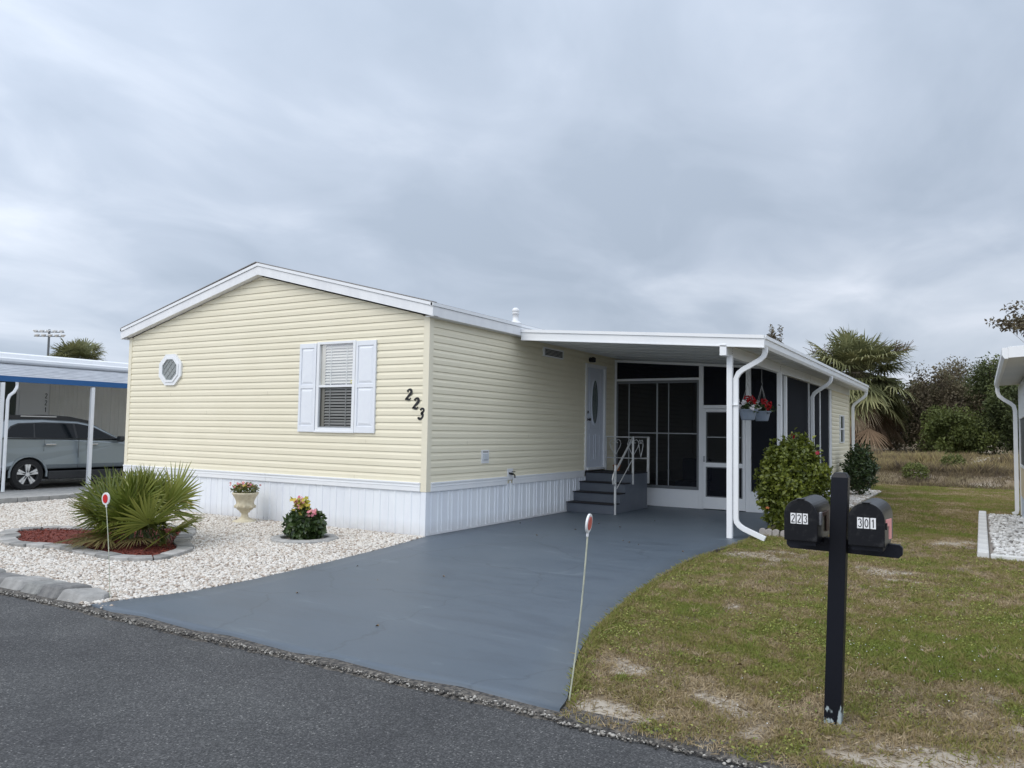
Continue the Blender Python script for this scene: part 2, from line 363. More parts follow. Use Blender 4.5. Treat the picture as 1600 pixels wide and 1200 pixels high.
    cr = N('ShaderNodeValToRGB'); L(w.outputs[0], cr.inputs[0]); e = cr.color_ramp.elements
    e[0].position = 0; e[0].color = (.55, .55, .55, 1); e[1].position = .009; e[1].color = (1, 1, 1, 1)
    m1 = N('ShaderNodeMix'); m1.data_type = 'RGBA'; m1.blend_type = 'MULTIPLY'; m1.inputs[0].default_value = 1
    m2 = N('ShaderNodeMix'); m2.data_type = 'RGBA'; m2.blend_type = 'MULTIPLY'; m2.inputs[0].default_value = .45
    L(old, m1.inputs[6]); L(r.outputs[0], m1.inputs[7]); L(m1.outputs[2], m2.inputs[6]); L(cr.outputs[0], m2.inputs[7]); L(m2.outputs[2], b.inputs['Base Color'])
    rr = N('ShaderNodeMapRange'); rr.inputs[3].default_value = .42; rr.inputs[4].default_value = .55; L(s.outputs[0], rr.inputs[0]); L(rr.outputs[0], b.inputs['Roughness'])
    bn = N('ShaderNodeTexNoise'); bn.inputs['Scale'].default_value = 120; bn.inputs['Detail'].default_value = 4; L(tc.outputs['Object'], bn.inputs[0])
    bp = N('ShaderNodeBump'); bp.inputs['Strength'].default_value = .25; bp.inputs['Distance'].default_value = .003; L(bn.outputs[0], bp.inputs['Height']); L(bp.outputs[0], b.inputs['Normal'])
    ys = np.append(np.arange(-4.93, 6.7, .08), 6.75); nx = 14; V = []; F = []
    for y in ys:
        a, c = float(xl(y)), float(xr(y))
        for k in range(nx): V.append((a+(c-a)*k/(nx-1), y-(.03 if y < -4.9 else 0)*math.sin(k*2.1), float(ground_z(0, y))+.022))
    for i in range(len(ys)-1):
        for k in range(nx-1): j = i*nx+k; F.append((j, j+1, j+1+nx, j+nx))
    # edges down into the ground
    for side in (0, nx-1):
        base = len(V)
        for i in range(len(ys)): q = V[i*nx+side]; V.append((q[0], q[1], q[2]-.06))
        for i in range(len(ys)-1): F.append((i*nx+side, (i+1)*nx+side, base+i+1, base+i))
    base = len(V)
    for k in range(nx): q = V[k]; V.append((q[0], q[1]-.012, q[2]-.06))
    for k in range(nx-1): F.append((k, base+k, base+k+1, k+1))
    kind(npmesh('driveway', V, F, dm), 'structure')
    # gravel bed base
    gm = mat('gravel_base', (.20, .17, .15), .95, (.36, .33, .30), 40, bump=.6, bscale=60)
    mb = MB(); ys2 = np.arange(-4.9, .01, .1)
    for y in ys2:
        y2 = min(y+.1, 0)
        a, c = float(xl(y)), float(xl(y2)); za, zb = float(ground_z(0, y))+.008, float(ground_z(0, y2))+.008
        mb.add([(-9.1, y, za), (a, y, za), (c, y2, zb), (-9.1, y2, zb)], [(0, 1, 2, 3)])
    mb.add([(-9.1, 0, .008), (-7.2, 0, .008), (-7.2, 9, .008), (-9.1, 9, .008)], [(0, 1, 2, 3)])
    kind(mb.build('gravel_bed', gm), 'structure')
    # neighbour's slab
    mb = MB().box(-16, -9.35, -6, 14, -.05, .045)
    kind(mb.build('neighbour_carport_slab', M_CONC), 'structure')
    # small far gravel bed at the shed and the one by the right neighbour
    mb = MB().box(3.72, 4.45, 8.5, 15.3, -.02, .02)
    kind(mb.build('shed_gravel_bed', gm), 'structure')
    mb = MB().box(6.93, 8.5, 2.95, 9.6, -.02, .02)
    kind(mb.build('neighbour_gravel_bed', gm), 'structure')
build_paving()

ICO = None
def ico():
    global ICO
    if ICO is None:
        t = (1+5**.5)/2; v = np.array([(-1,t,0),(1,t,0),(-1,-t,0),(1,-t,0),(0,-1,t),(0,1,t),(0,-1,-t),(0,1,-t),(t,0,-1),(t,0,1),(-t,0,-1),(-t,0,1)], float)
        v /= np.linalg.norm(v[0])
        f = np.array([(0,11,5),(0,5,1),(0,1,7),(0,7,10),(0,10,11),(1,5,9),(5,11,4),(11,10,2),(10,7,6),(7,1,8),(3,9,4),(3,4,2),(3,2,6),(3,6,8),(3,8,9),(4,9,5),(2,4,11),(6,2,10),(8,6,7),(9,8,1)])
        ICO = (v, f)
    return ICO
def stones(name, P, size, m, flat=.6, var=.35, parent=None):
    v, f = ico(); n = len(P)
    S = size*(1+var*RNG.standard_normal((n, 1)).clip(-1.4, 2))*np.stack([RNG.uniform(.8, 1.35, n), RNG.uniform(.65, 1.0, n), np.full(n, flat)*RNG.uniform(.8, 1.2, n)], 1)*.5
    J = v[None]*S[:, None, :]*(1+.16*RNG.standard_normal((n, 12, 1)))
    a = RNG.uniform(0, 2*PI, n); t = RNG.normal(0, .35, n)
    c, s = np.cos(t)[:, None], np.sin(t)[:, None]
    y, z = J[..., 1]*c-J[..., 2]*s, J[..., 1]*s+J[..., 2]*c; x = J[..., 0]
    c, s = np.cos(a)[:, None], np.sin(a)[:, None]
    W = np.stack([x*c-y*s, x*s+y*c, z], -1)+P[:, None, :]
    F = (f[None]+12*np.arange(n)[:, None, None]).reshape(-1, 3)
    return npmesh(name, W.reshape(-1, 3), F, m, np.repeat(RNG.random(n), 12), parent, smooth=True)

BED_OUT = [(-4.90,-3.28),(-5.22,-2.95),(-4.93,-2.42),(-4.42,-2.18),(-3.85,-1.75),(-3.50,-1.36),(-2.95,-1.58),(-2.50,-1.98),(-2.18,-2.28),(-1.77,-2.50),(-1.47,-2.89),(-1.37,-3.30),(-1.73,-3.55),(-2.10,-3.56),(-2.44,-3.52),(-3.05,-3.50),(-3.50,-3.62),(-3.90,-3.66),(-4.36,-3.54),(-4.60,-3.35)]
def in_poly(x, y, P):
    c = np.zeros(len(x), bool); j = len(P)-1
    for i in range(len(P)):
        xi, yi = P[i]; xj, yj = P[j]
        c ^= ((yi > y) != (yj > y)) & (x < (xj-xi)*(y-yi)/(yj-yi+1e-12)+xi); j = i
    return c
M_PEB = leafmat('pebble', [(0, (.30, .24, .20)), (.14, (.46, .39, .32)), (.4, (.60, .56, .50)), (1, (.73, .70, .65))], .75, 0, .3)
def build_gravel():
    def grid(x0, x1, y0, y1, st):
        xs = np.arange(x0, x1, st); ys = np.arange(y0, y1, st); X, Y = np.meshgrid(xs, ys)
        X = X.ravel()+RNG.uniform(-.5, .5, X.size)*st; Y = Y.ravel()+RNG.uniform(-.5, .5, Y.size)*st; return X, Y
    X, Y = grid(-9.0, .5, -4.88, -.03, .0225)
    curb = (Y < -4.42-.0*X) & (X < -.02) & (Y < -4.55+.06*X*0)
    k = (X < xl(Y)-.012) & ~in_poly(X, Y, BED_OUT) & ~(curb & (Y < -4.66)) & ~((X+1.2)**2+(Y+1.15)**2 < .20)
    # keep what the photograph can see
    X, Y = X[k], Y[k]; Z = ground_z(X, Y)+.012+.012*RNG.random(len(X))+.012*(fbm(X, Y, 2.5, 2)-.5)
    kind(stones('pebble_gravel', np.stack([X, Y, Z], 1), .032, M_PEB), 'stuff')['label'] = 'white marble pebbles covering the front bed'
    X, Y = grid(-9.0, -7.3, -.03, 4.5, .035); Z = np.full(len(X), .014)+.01*RNG.random(len(X))
    kind(stones('pebble_gravel', np.stack([X, Y, Z], 1), .045, M_PEB), 'stuff')['label'] = 'white marble pebbles beside the left wall of the house'
    X, Y = grid(3.75, 4.42, 8.6, 15.2, .05); Z = np.full(len(X), .03)+.015*RNG.random(len(X))
    kind(stones('pebble_gravel', np.stack([X, Y, Z], 1), .07, M_PEB), 'stuff')['label'] = 'white pebbles around the shrub by the shed'
    pg = leafmat('pebble_grey', [(0, (.16, .15, .14)), (.18, (.45, .44, .42)), (1, (.74, .74, .73))], .8, 0, .3)
    X, Y = grid(7.0, 8.4, 3.05, 9.5, .05); Z = np.full(len(X), .02)+.02*RNG.random(len(X))
    kind(stones('pebble_gravel', np.stack([X, Y, Z], 1), .06, pg), 'stuff')['label'] = 'weathered white stones in the bed beside the right neighbour'
    # loose aggregate along the road edge
    vm = leafmat('crumb', [(0, (.03, .03, .03)), (.45, (.09, .083, .075)), (.75, (.22, .205, .18)), (1, (.46, .44, .40))], .9, 0, .2)
    n = 5000; X = RNG.uniform(-3, 7.2, n); w = RNG.normal(0, .024, n)*np.where(X > 4.8, .6, 1); Y = -5.03-np.where(X > 4.8, .05, 0)+w+.05*(fbm(X, X*0, 1.2, 4)-.5)
    Z = np.where(Y < -5.1, -.082, -.078+.3*(Y+5.1)*.1)
    kind(stones('loose_aggregate', np.stack([X, Y, Z], 1), .013, vm, .6, .5), 'stuff')['label'] = 'crumbled stones and grit along the road edge'
    wm = M_PEB; n = 60; X = RNG.uniform(-.3, .25, n); Y = RNG.uniform(-5.0, -4.8, n)
    k = Y < 0; kind(stones('scattered_pebble', np.stack([X, Y, np.full(n, -.055)], 1)[k][:26], .03, wm), 'stuff')['label'] = 'few stray white pebbles by the curb end'
build_gravel()

# ------------------------------------------------------------------ lawn grass
def blades(name, X, Y, h, w, col, m, seg=1, lean=.5):
    n = len(X); Z = ground_z(X, Y); a = RNG.uniform(0, 2*PI, n); hh = h*RNG.uniform(.5, 1.3, n); ln = np.abs(RNG.normal(0, lean, n)); b = RNG.uniform(0, 2*PI, n)
    dx, dy = np.cos(a)*w/2, np.sin(a)*w/2; tx, ty = np.cos(b)*ln*hh, np.sin(b)*ln*hh
    P0 = np.stack([X-dx, Y-dy, Z-.003], 1); P1 = np.stack([X+dx, Y+dy, Z-.003], 1)
    P2 = np.stack([X+tx*.4+dx*.7, Y+ty*.4+dy*.7, Z+hh*.6/np.sqrt(1+ln**2)], 1); P3 = np.stack([X+tx, Y+ty, Z+hh/np.sqrt(1+ln**2)], 1)
    V = np.stack([P0, P1, P2, P3], 1).reshape(-1, 3); i = 4*np.arange(n)
    F = np.stack([np.stack([i, i+1, i+2], 1), np.stack([i, i+2, i+3], 1)], 1).reshape(-1, 3)
    return npmesh(name, V, F, m, np.repeat(col, 4))
M_GRASS = leafmat('grass', [(0, (.46, .37, .24)), (.22, (.33, .25, .145)), (.44, (.28, .235, .10)), (.64, (.235, .23, .068)), (1, (.185, .225, .048))], .65, .15, .2)
def off_bits(X, Y):
    return (X > xr(np.clip(Y, -4.93, 6.7))+.015) & ~((Y > 3.3) & (Y < 15.3) & (X < 4.45)) & ~((X > 6.92) & (Y > 2.9) & (Y < 9.7))
def build_grass():
    def scatter(n, x0, x1, y0, y1, bias):
        X = RNG.uniform(x0, x1, n); Y = RNG.uniform(y0, y1, n)
        # wider further away
        c = lawn_cover(X, Y); k = (RNG.random(n) < np.clip(c*1.25+bias, 0, 1)) & off_bits(X, Y); return X[k], Y[k], c[k]
    def colour(X, Y, c):
        g = fbm(X, Y, 1.1, 55, 5)*1.15+(fbm(X, Y, 5, 57, 3)-.5)*1.25+c*.40+RNG.normal(0, .17, len(X))-.34; return np.clip(g, 0, 1)
    X, Y, c = scatter(230000, 3.8, 8.2, -5.05, -1, .05); blades_ = blades('lawn_grass', X, Y, .030, .0055, colour(X, Y, c), M_GRASS, lean=.9)
    kind(blades_, 'stuff')['label'] = 'short patchy green and straw lawn grass near the road'
    X, Y, c = scatter(210000, 3.7, 8.2, -1, 5.5, .08); o = blades('lawn_grass', X, Y, .03, .006, colour(X, Y, c), M_GRASS, lean=.9)
    kind(o, 'stuff')['label'] = 'patchy lawn grass between the driveway and the right neighbour'
    X, Y, c = scatter(170000, 3.7, 9.5, 5.5, 19.3, .2); o = blades('lawn_grass', X, Y, .04, .011, colour(X, Y, c), M_GRASS, lean=.8)
    kind(o, 'stuff')['label'] = 'even green lawn running back between the two homes'
    # broadleaf weeds: little flat leaves in the green patches
    X, Y, c = scatter(120000, 3.8, 8.2, -5.0, 4, -.35); kq = fbm(X, Y, 2.2, 91, 4)+.25*(fbm(X, Y, 11, 92, 2)-.5) > .50; X, Y, c = X[kq], Y[kq], c[kq]; n = len(X)
    P = np.stack([X, Y, ground_z(X, Y)+RNG.uniform(.008, .03, n)], 1)
    d = RNG.normal(size=(n, 3)); d[:, 2] *= .3; nm = RNG.normal(size=(n, 3))*.4+np.array([0, 0, 1])
    o = leaves('clover', P, d, nm, RNG.uniform(.010, .022, n), .8, leafmat('clover_leaf', [(0, (.15, .19, .035)), (.7, (.26, .29, .06)), (1, (.40, .40, .11))], .5, .2), RNG.random(n))
    kind(o, 'stuff')['label'] = 'low clover and weeds dotted through the lawn'
    # dry litter, crisscross straw
    n = 60000; X = RNG.uniform(3.8, 8, n); Y = RNG.uniform(-5, 4, n); k = off_bits(X, Y); X, Y = X[k], Y[k]; n = len(X)
    d = RNG.normal(size=(n, 3)); d[:, 2] *= .12; o = leaves('straw_litter', np.stack([X, Y, ground_z(X, Y)+.006], 1), d, np.tile([0, 0, 1.], (n, 1)), RNG.uniform(.03, .06, n), .09,
               leafmat('straw', [(0, (.14, .10, .06)), (.6, (.32, .25, .15)), (1, (.48, .41, .29))], .8, 0), RNG.random(n))
    kind(o, 'stuff')['label'] = 'dead straw coloured thatch lying in the lawn'
    # tiny white flowers
    n = 200; X = RNG.normal(6.6, .7, n); Y = RNG.normal(-2.4, 1.1, n); k = off_bits(X, Y) & (X < 8.2); X, Y = X[k], Y[k]; n = len(X)
    d = RNG.normal(size=(n, 3)); d[:, 2] *= .1; o = leaves('lawn_flower', np.stack([X, Y, ground_z(X, Y)+.03], 1), d, np.tile([0, 0, 1.], (n, 1)), RNG.uniform(.008, .014, n), .9, M_PLATE, RNG.random(n))
    kind(o, 'stuff')['label'] = 'tiny white flowers speckling the lawn behind the mailboxes'

def leaves(name, P, D, Nn, size, aspect, m, rnd, parent=None, fold=.25):
    """folded diamond leaves: base, left, tip, right"""
    P = np.asarray(P, float); D = D/np.linalg.norm(D, axis=1, keepdims=True)
    S = np.cross(D, Nn); S /= np.linalg.norm(S, axis=1, keepdims=True)+1e-9; U = np.cross(S, D)
    size = np.broadcast_to(np.asarray(size, float), (len(P),))[:, None]; w = size*aspect/2
    B = P; T = P+D*size-U*size*.12; Lf = P+D*size*.45+S*w+U*w*fold*2; Rt = P+D*size*.45-S*w+U*w*fold*2
    V = np.stack([B, Lf, T, Rt], 1).reshape(-1, 3); i = 4*np.arange(len(P))
    F = np.stack([np.stack([i, i+2, i+1], 1), np.stack([i, i+3, i+2], 1)], 1).reshape(-1, 3)
    return npmesh(name, V, F, m, np.repeat(rnd, 4), parent)
def build_tufts():
    n = 1500; cx = RNG.uniform(3.9, 8.2, n); cy = RNG.uniform(-5, 4.5, n); k = RNG.random(n) < lawn_cover(cx, cy)*.9; cx, cy = cx[k], cy[k]; m = 26
    X = np.repeat(cx, m)+RNG.normal(0, .022, len(cx)*m); Y = np.repeat(cy, m)+RNG.normal(0, .022, len(cx)*m); g = np.repeat(RNG.normal(.55, .24, len(cx)), m)+RNG.normal(0, .1, len(X)); k = off_bits(X, Y)
    o = blades('grass_tufts', X[k], Y[k], .058, .005, np.clip(g[k], 0, 1), M_GRASS, lean=.6); kind(o, 'stuff')['label'] = 'longer tufts of coarse grass scattered through the lawn'
    n = 70; X = np.concatenate([RNG.uniform(-6.5, -.2, 25), RNG.uniform(.1, 3.9, 20), RNG.uniform(4, 8, 40)]); Y = np.concatenate([RNG.uniform(-1.2, -.1, 25), RNG.uniform(-4.5, 4, 20), RNG.uniform(-5, 3, 40)]); n = len(X)
    Z = ground_z(X, Y)+np.where((X > 0) & (X < 4), .027, .035); d = RNG.normal(size=(n, 3)); d[:, 2] *= .1
    o = leaves('fallen_leaves', np.stack([X, Y, Z], 1), d, RNG.normal(size=(n, 3))*.2+np.array([0, 0, 1.]), RNG.uniform(.02, .045, n), .5, leafmat('fallen_leaf_m', [(0, (.07, .04, .02)), (1, (.26, .17, .08))], .7, 0), RNG.random(n), fold=.6)
    kind(o, 'stuff')['label'] = 'a few dry fallen leaves on the drive, pebbles and lawn'
def build_drive_edge_grass():
    n = 9000; Y = RNG.uniform(-4.85, 3.2, n); X = xr(Y)+.015+np.abs(RNG.normal(0, .045, n)); k = RNG.random(n) < np.clip(lawn_cover(X+.1, Y)*1.6, .12, 1); X, Y = X[k], Y[k]
    o = blades('edge_grass', X, Y, .055, .006, np.clip(.62+RNG.normal(0, .2, len(X)), 0, 1), M_GRASS, lean=.8)
    kind(o, 'stuff')['label'] = 'longer grass tufts creeping over the right edge of the driveway'
build_grass()
build_drive_edge_grass(); build_tufts()

# ------------------------------------------------------------------ siding and skirting
CH = .108
def siding(fmap, z0, z1, rng, openings=()):
    mb = MB(); prof = [(0, -.006), (0, .014), (.058, .0145), (.084, .006), (.1035, .003), (.1035, -.006), (CH, -.006)]; k = 0
    while z0+k*CH < z1:
        for i in range(len(prof)-1):
            za, oa = prof[i]; zb, ob = prof[i+1]; za += z0+k*CH; zb += z0+k*CH
            if za >= z1: continue
            zb = min(zb, z1)
            a0, a1 = rng(za); b0, b1 = rng(zb)
            if a1-a0 < .01: continue
            cuts = [(a0, a1, b0, b1)]
            for (oa0, oa1, oz0, oz1) in openings:
                zm = (za+zb)/2
                if oz0 < zm < oz1: cuts = [q for c in cuts for q in ((c[0], min(c[1], oa0), c[2], min(c[3], oa0)), (max(c[0], oa1), c[1], max(c[2], oa1), c[3])) if q[1]-q[0] > .001]
            for c in cuts:
                mb.add([fmap(c[0], za, oa), fmap(c[1], za, oa), fmap(c[3], zb, ob), fmap(c[2], zb, ob)], [(0, 1, 2, 3)])
        k += 1
    return mb
def skirting(fmap, a0, a1, z0f, z1, mod, prof):
    mb = MB(); a = a0; pts = []
    while a < a1:
        for u, o in prof:
            if a+u < a1: pts.append((a+u, o))
        a += mod
    pts.append((a1, 0))
    for (a, o), (b, p) in zip(pts[:-1], pts[1:]):
        mb.add([fmap(a, z0f(a), o), fmap(b, z0f(b), p), fmap(b, z1, p), fmap(a, z1, o)], [(0, 1, 2, 3)])
    return mb
W = 7.13; XC = -3.52; EAVE = 3.20; SLOPE = .251
front = lambda a, z, o: (a, -o, z)
side = lambda a, z, o: (o, a, z)
def gable(z):
    if z <= EAVE: return (-W+.06, -.06)
    h = (z-EAVE)/SLOPE; return (-W+.06+h, -.06-h)

# glyphs drawn as strokes of varying width
def stroke(mb, pts, fmap, t=.006):
    L_, R_ = [], []
    for i, (x, y, w) in enumerate(pts):
        x0, y0, _ = pts[max(i-1, 0)]; x1, y1, _ = pts[min(i+1, len(pts)-1)]; dx, dy = x1-x0, y1-y0; d = math.hypot(dx, dy) or 1
        L_.append((x-dy/d*w/2, y+dx/d*w/2)); R_.append((x+dy/d*w/2, y-dx/d*w/2))
    for i in range(len(pts)-1):
        q = [L_[i], R_[i], R_[i+1], L_[i+1]]
        mb.prism([fmap(a, b, 0) for a, b in q], [fmap(a, b, t) for a, b in q])
def arc(cx, cy, rx, ry, a0, a1, n, w0, w1):
    return [(cx+rx*math.cos(R(a0+(a1-a0)*i/n)), cy+ry*math.sin(R(a0+(a1-a0)*i/n)), w0+(w1-w0)*i/n) for i in range(n+1)]
def digit(mb, ch, fm, fancy):
    if ch == '2':
        if fancy:
            stroke(mb, arc(.13, .78, .07, .07, 150, -30, 6, .12, .12), fm)
            stroke(mb, arc(.33, .74, .24, .24, 165, -45, 12, .12, .29)+[(.36, .42, .25), (.22, .26, .19), (.06, .10, .13)], fm)
            stroke(mb, [(.03, .09, .09), (.2, .14, .18), (.38, .09, .21), (.52, .07, .16), (.64, .22, .06)], fm)
        else:
            stroke(mb, arc(.28, .74, .2, .2, 170, -20, 10, .11, .11)+[(.40, .52, .11), (.22, .28, .11), (.1, .10, .11)], fm)
            stroke(mb, [(.05, .055, .11), (.52, .055, .11)], fm)
    elif ch == '3':
        if fancy:
            stroke(mb, arc(.13, .80, .05, .05, 150, -30, 6, .12, .12), fm)
            stroke(mb, arc(.30, .76, .21, .19, 160, -70, 10, .13, .26)+[(.26, .55, .14)], fm)
            stroke(mb, [(.24, .55, .13)]+arc(.27, .28, .25, .24, 75, -150, 14, .26, .20), fm)
            stroke(mb, arc(.10, .17, .06, .06, 150, 330, 6, .12, .09), fm)
        else:
            stroke(mb, arc(.27, .75, .19, .2, 160, -80, 10, .11, .11), fm); stroke(mb, arc(.27, .29, .21, .24, 80, -160, 12, .11, .11), fm)
    elif ch == '0': stroke(mb, arc(.28, .5, .2, .44, 0, 360, 24, .115, .115), fm)
    elif ch == '1':
        stroke(mb, [(.3, .02, .13), (.3, .98, .13)], fm); stroke(mb, [(.12, .76, .1), (.3, .9, .1)], fm)

# ------------------------------------------------------------------ the house
def build_house():
    H = thing('mobile_home', 'cream vinyl sided mobile home with white skirting and low gable roof', 'mobile home', (-3.5, 8, 0))
    WIN = (-2.17, -1.40, 1.50, 2.90); DOOR = (5.25, 6.2, .78, 2.95)
    siding(front, .78, 4.1, gable, [WIN]).build('front_siding', M_SIDING, H)
    siding(side, .78, EAVE+.03, lambda z: (.06, 15.8), [DOOR]).build('side_siding', M_SIDING, H)
    siding(lambda a, z, o: (-W-o, a, z), .78, EAVE, lambda z: (.06, 15.8)).build('left_siding', M_SIDING, H)
    mb = MB(); mb.add([(-W, 15.8, 0), (0, 15.8, 0), (0, 15.8, EAVE), (XC, 15.8, 4.08), (-W, 15.8, EAVE)], [(0, 1, 2, 3, 4)]); mb.build('rear_wall', M_SIDING, H)
    for x0, x1, y0, y1 in ((-.09, .020, -.020, .0), (.0, .020, .0, .09)): pass
    rs = random.Random(5); sm_ = mat('seam_shadow', (.40, .37, .28), .6)
    for k in range(22):
        r_ = rs.randrange(0, 24); z = .78+r_*CH
        if z+CH > EAVE: continue
        if k % 3: 
            x = rs.uniform(-6.9, -.3); 
            if WIN[0]-.5 < x < WIN[1]+.5 and 1.4 < z < 2.95: continue
            MB().add([(x, -.0160, z), (x+.003, -.0160, z), (x+.003, -.0158, z+.056), (x, -.0158, z+.056)], [(0, 1, 2, 3)]).build('lap_seam', sm_, H)
        else:
            y = rs.uniform(.5, 5.0); MB().add([(.0160, y, z), (.0160, y+.004, z), (.0158, y+.004, z+.056), (.0158, y, z+.056)], [(0, 1, 2, 3)]).build('lap_seam', sm_, H)
    c = MB(); c.prism([(-.085, -.022, .645), (.022, -.022, .645), (.022, .085, .645), (-.004, .085, .645), (-.004, -.004+.004, .645), (-.085, 0, .645)],
                      [(-.085, -.022, EAVE), (.022, -.022, EAVE), (.022, .085, EAVE), (-.004, .085, EAVE), (-.004, 0, EAVE), (-.085, 0, EAVE)])
    c.build('corner_trim', M_CREAM, H, bevel=.004)
    MB().box(-W-.022, -W+.07, -.022, .06, .645, EAVE).build('corner_trim', M_CREAM, H, bevel=.004)
    # skirting
    pf = [(0, 0), (.003, -.007), (.007, 0), (.10, 0), (.112, .011), (.138, .011), (.15, 0), (.282, 0)]
    ps = [(0, 0), (.03, 0), (.037, .012), (.052, .012), (.059, 0), (.125, 0), (.132, .012), (.147, .012), (.154, 0), (.25, 0)]
    skirting(front, -W, 0, lambda a: -.02, .66, .293, pf).build('skirting', M_SKIRT, H)
    skirting(side, 0, 5.30, lambda a: .03, .66, .262, ps).build('skirting', M_SKIRT, H)
    skirting(lambda a, z, o: (-W-o, a, z), 0, 15.8, lambda a: -.02, .66, .262, ps).build('skirting', M_SKIRT, H)
    mb = MB().box(-.065, .016, -.016, 0, -.02, .645).box(.0, .016, 0.0, .055, -.02, .645); mb.build('skirting_corner', M_SKIRT, H, bevel=.003)
    MB().box(.013, .022, .02, 4.65, .02, .05).build('base_rail', M_SKIRT, H)
    # white band (belt board) in stepped sections
    def band(x0, x1, y0, y1):
        mb = MB().box(x0, x1, y0, y1, .647, .765)
        return mb
    for a, b in ((-W-.02, -3.28), (-3.275, -.087)):
        mb = MB().box(a, b, -.030, -.001, .650, .755).box(a, b, -.040, -.001, .755, .780).box(a, b, -.036, -.001, .715, .722); mb.build('belt_board', M_WHITE, H, bevel=.003)
    for a, b in ((.087, 2.22), (2.42, 5.2)):
        mb = MB().box(.001, .030, a, b, .645, .755).box(.001, .040, a, b, .755, .780).box(.001, .036, a, b, .715, .722); mb.build('belt_board', M_WHITE, H, bevel=.003)
    # roof: two slabs, fascia boards, drip edge
    y0, y1 = -.13, 16.1; xe = .15; xw = -7.27; ze = 3.375; zr = ze+(xe-XC)*SLOPE
    mb = MB()
    for sx, x_e in ((1, xe), (-1, xw)):
        mb.prism([(x_e+sx*.012, y0-.012, ze-.008), (XC, y0-.012, zr), (XC, y0-.012, zr-.05), (x_e+sx*.012, y0-.012, ze-.05)], [(x_e+sx*.012, y1, ze-.008), (XC, y1, zr), (XC, y1, zr-.05), (x_e+sx*.012, y1, ze-.05)])
    rf = mb.build('roof', M_SHINGLE, H)
    # scalloped shingle ends on the rake
    mb = MB(); n = 46
    for i in range(n*2):
        t = (i+.5)/(2*n); x = xe+(xw-xe)*t; z = ze+min(xe-x, x-xw)*SLOPE
        s = -SLOPE if x > XC else SLOPE
        mb.prism([(x-.036, y0-.020, z+.0-.036*s-.006), (x+.036, y0-.020, z+.036*s-.006), (x+.036, y0-.020, z+.036*s+.008), (x-.036, y0-.020, z-.036*s+.006)],
                 [(x-.036, y0+.1, z+.0-.036*s-.006), (x+.036, y0+.1, z+.036*s-.006), (x+.036, y0+.1, z+.036*s+.008), (x-.036, y0+.1, z-.036*s+.006)])
    mb.build('shingle_edge', M_SHINGLE, H)
    def rake(x_e, d_top, d_bot, ya, yb):
        return [(x_e, ya, ze-d_top), (XC, ya, zr-d_top), (XC, ya, zr-d_bot), (x_e, ya, ze-d_bot)], [(x_e, yb, ze-d_top), (XC, yb, zr-d_top), (XC, yb, zr-d_bot), (x_e, yb, ze-d_bot)]
    for x_e in (xe, xw):
        a, b = rake(x_e, .062, .205, y0, y0+.03); MB().prism(a, b).build('fascia', M_WHITE2, H)
        a, b = rake(x_e, .010, .058, y0-.016, y0+.03); MB().prism(a, b).build('drip_edge', M_WHITE, H)
        a, b = rake(x_e, .196, .204, y0+.032, 0.0); MB().prism(a, b).build('rake_soffit', M_WHITE2, H)
    for x_e, s in ((xe, 1), (xw, -1)):
        MB().box(x_e-s*.03, x_e, y0+.031, y1, ze-.205, ze-.062).build('fascia', M_WHITE2, H)
        MB().box(x_e-s*.03, x_e+s*.014, y0-.016, y1, ze-.058, ze-.012).build('drip_edge', M_WHITE, H)
        MB().box(x_e-s*.031, 0 if s > 0 else -W, y0+.031, y1, ze-.205, ze-.195).build('soffit', M_WHITE2, H)
    # plumbing vent
    v = MB().lathe([(.16, .0), (.11, .05), (.065, .09), (.06, .22), (.075, .225), (.075, .25), (.06, .255)], (-1.52, 5, 3.775), 16)
    vp = v.build('roof_vent', M_PLASTICW, H, smooth=True)
    MB().lathe([(.05, .255), (.078, .28), (.07, .33), (.04, .355), (.0, .36)], (-1.52, 5, 3.775), 16).build('vent_cap', M_PLASTICW, vp, smooth=True)
    # octagonal window
    cx, cz = -5.86, 2.555; ow = thing_part('octagonal_window', H, (cx, 0, cz))
    def octo(rx, rz, y, k=.42):
        return [(cx+rx*a, y, cz+rz*b) for a, b in ((-k, -1), (k, -1), (1, -k), (1, k), (k, 1), (-k, 1), (-1, k), (-1, -k))]
    def ring(r0, r1, ya, yb, nm):
        mb = MB(); A, B, C, D = octo(r1[0], r1[1], ya), octo(r0[0], r0[1], ya), octo(r1[0], r1[1], yb), octo(r0[0], r0[1], yb)
        vs = A+B+C+D
        for i in range(8):
            j = (i+1) % 8
            mb.add([vs[i], vs[j], vs[8+j], vs[8+i], vs[16+i], vs[16+j], vs[24+j], vs[24+i]], [(0, 1, 2, 3), (4, 5, 1, 0), (3, 2, 6, 7)])
        return mb.build(nm, M_WHITE, ow)
    ring((.245, .225), (.315, .285), -.045, 0, 'outer_frame'); ring((.205, .19), (.247, .227), -.058, -.02, 'inner_frame')
    gl = mat('leaded_glass', (.21, .235, .235), .12, (.28, .30, .29), 3)
    mb = MB(); mb.add(octo(.206, .192, -.038), [tuple(range(8))]); mb.build('pane', gl, ow)
    mb = MB(); lead = mat('lead_came', (.34, .35, .35), .4, metal=.5)
    for a, b in (((-.2, .0), (0, .19)), ((-.2, .0), (0, -.19)), ((.2, 0), (0, .19)), ((.2, 0), (0, -.19)), ((-.1, .17), (.17, -.1)), ((.1, .17), (-.17, -.1)), ((-.17, .1), (.1, -.17)), ((.17, .1), (-.1, -.17))):
        mb.sweep([(cx+a[0]*.95, -.041, cz+a[1]*.95), (cx+b[0]*.95, -.041, cz+b[1]*.95)], .008)
    mb.build('leading', lead, ow)
    # front window: frame, panes, blinds, room behind
    x0, x1, z0, z1 = WIN; w = thing_part('window', H, (-1.78, 0, 2.2))
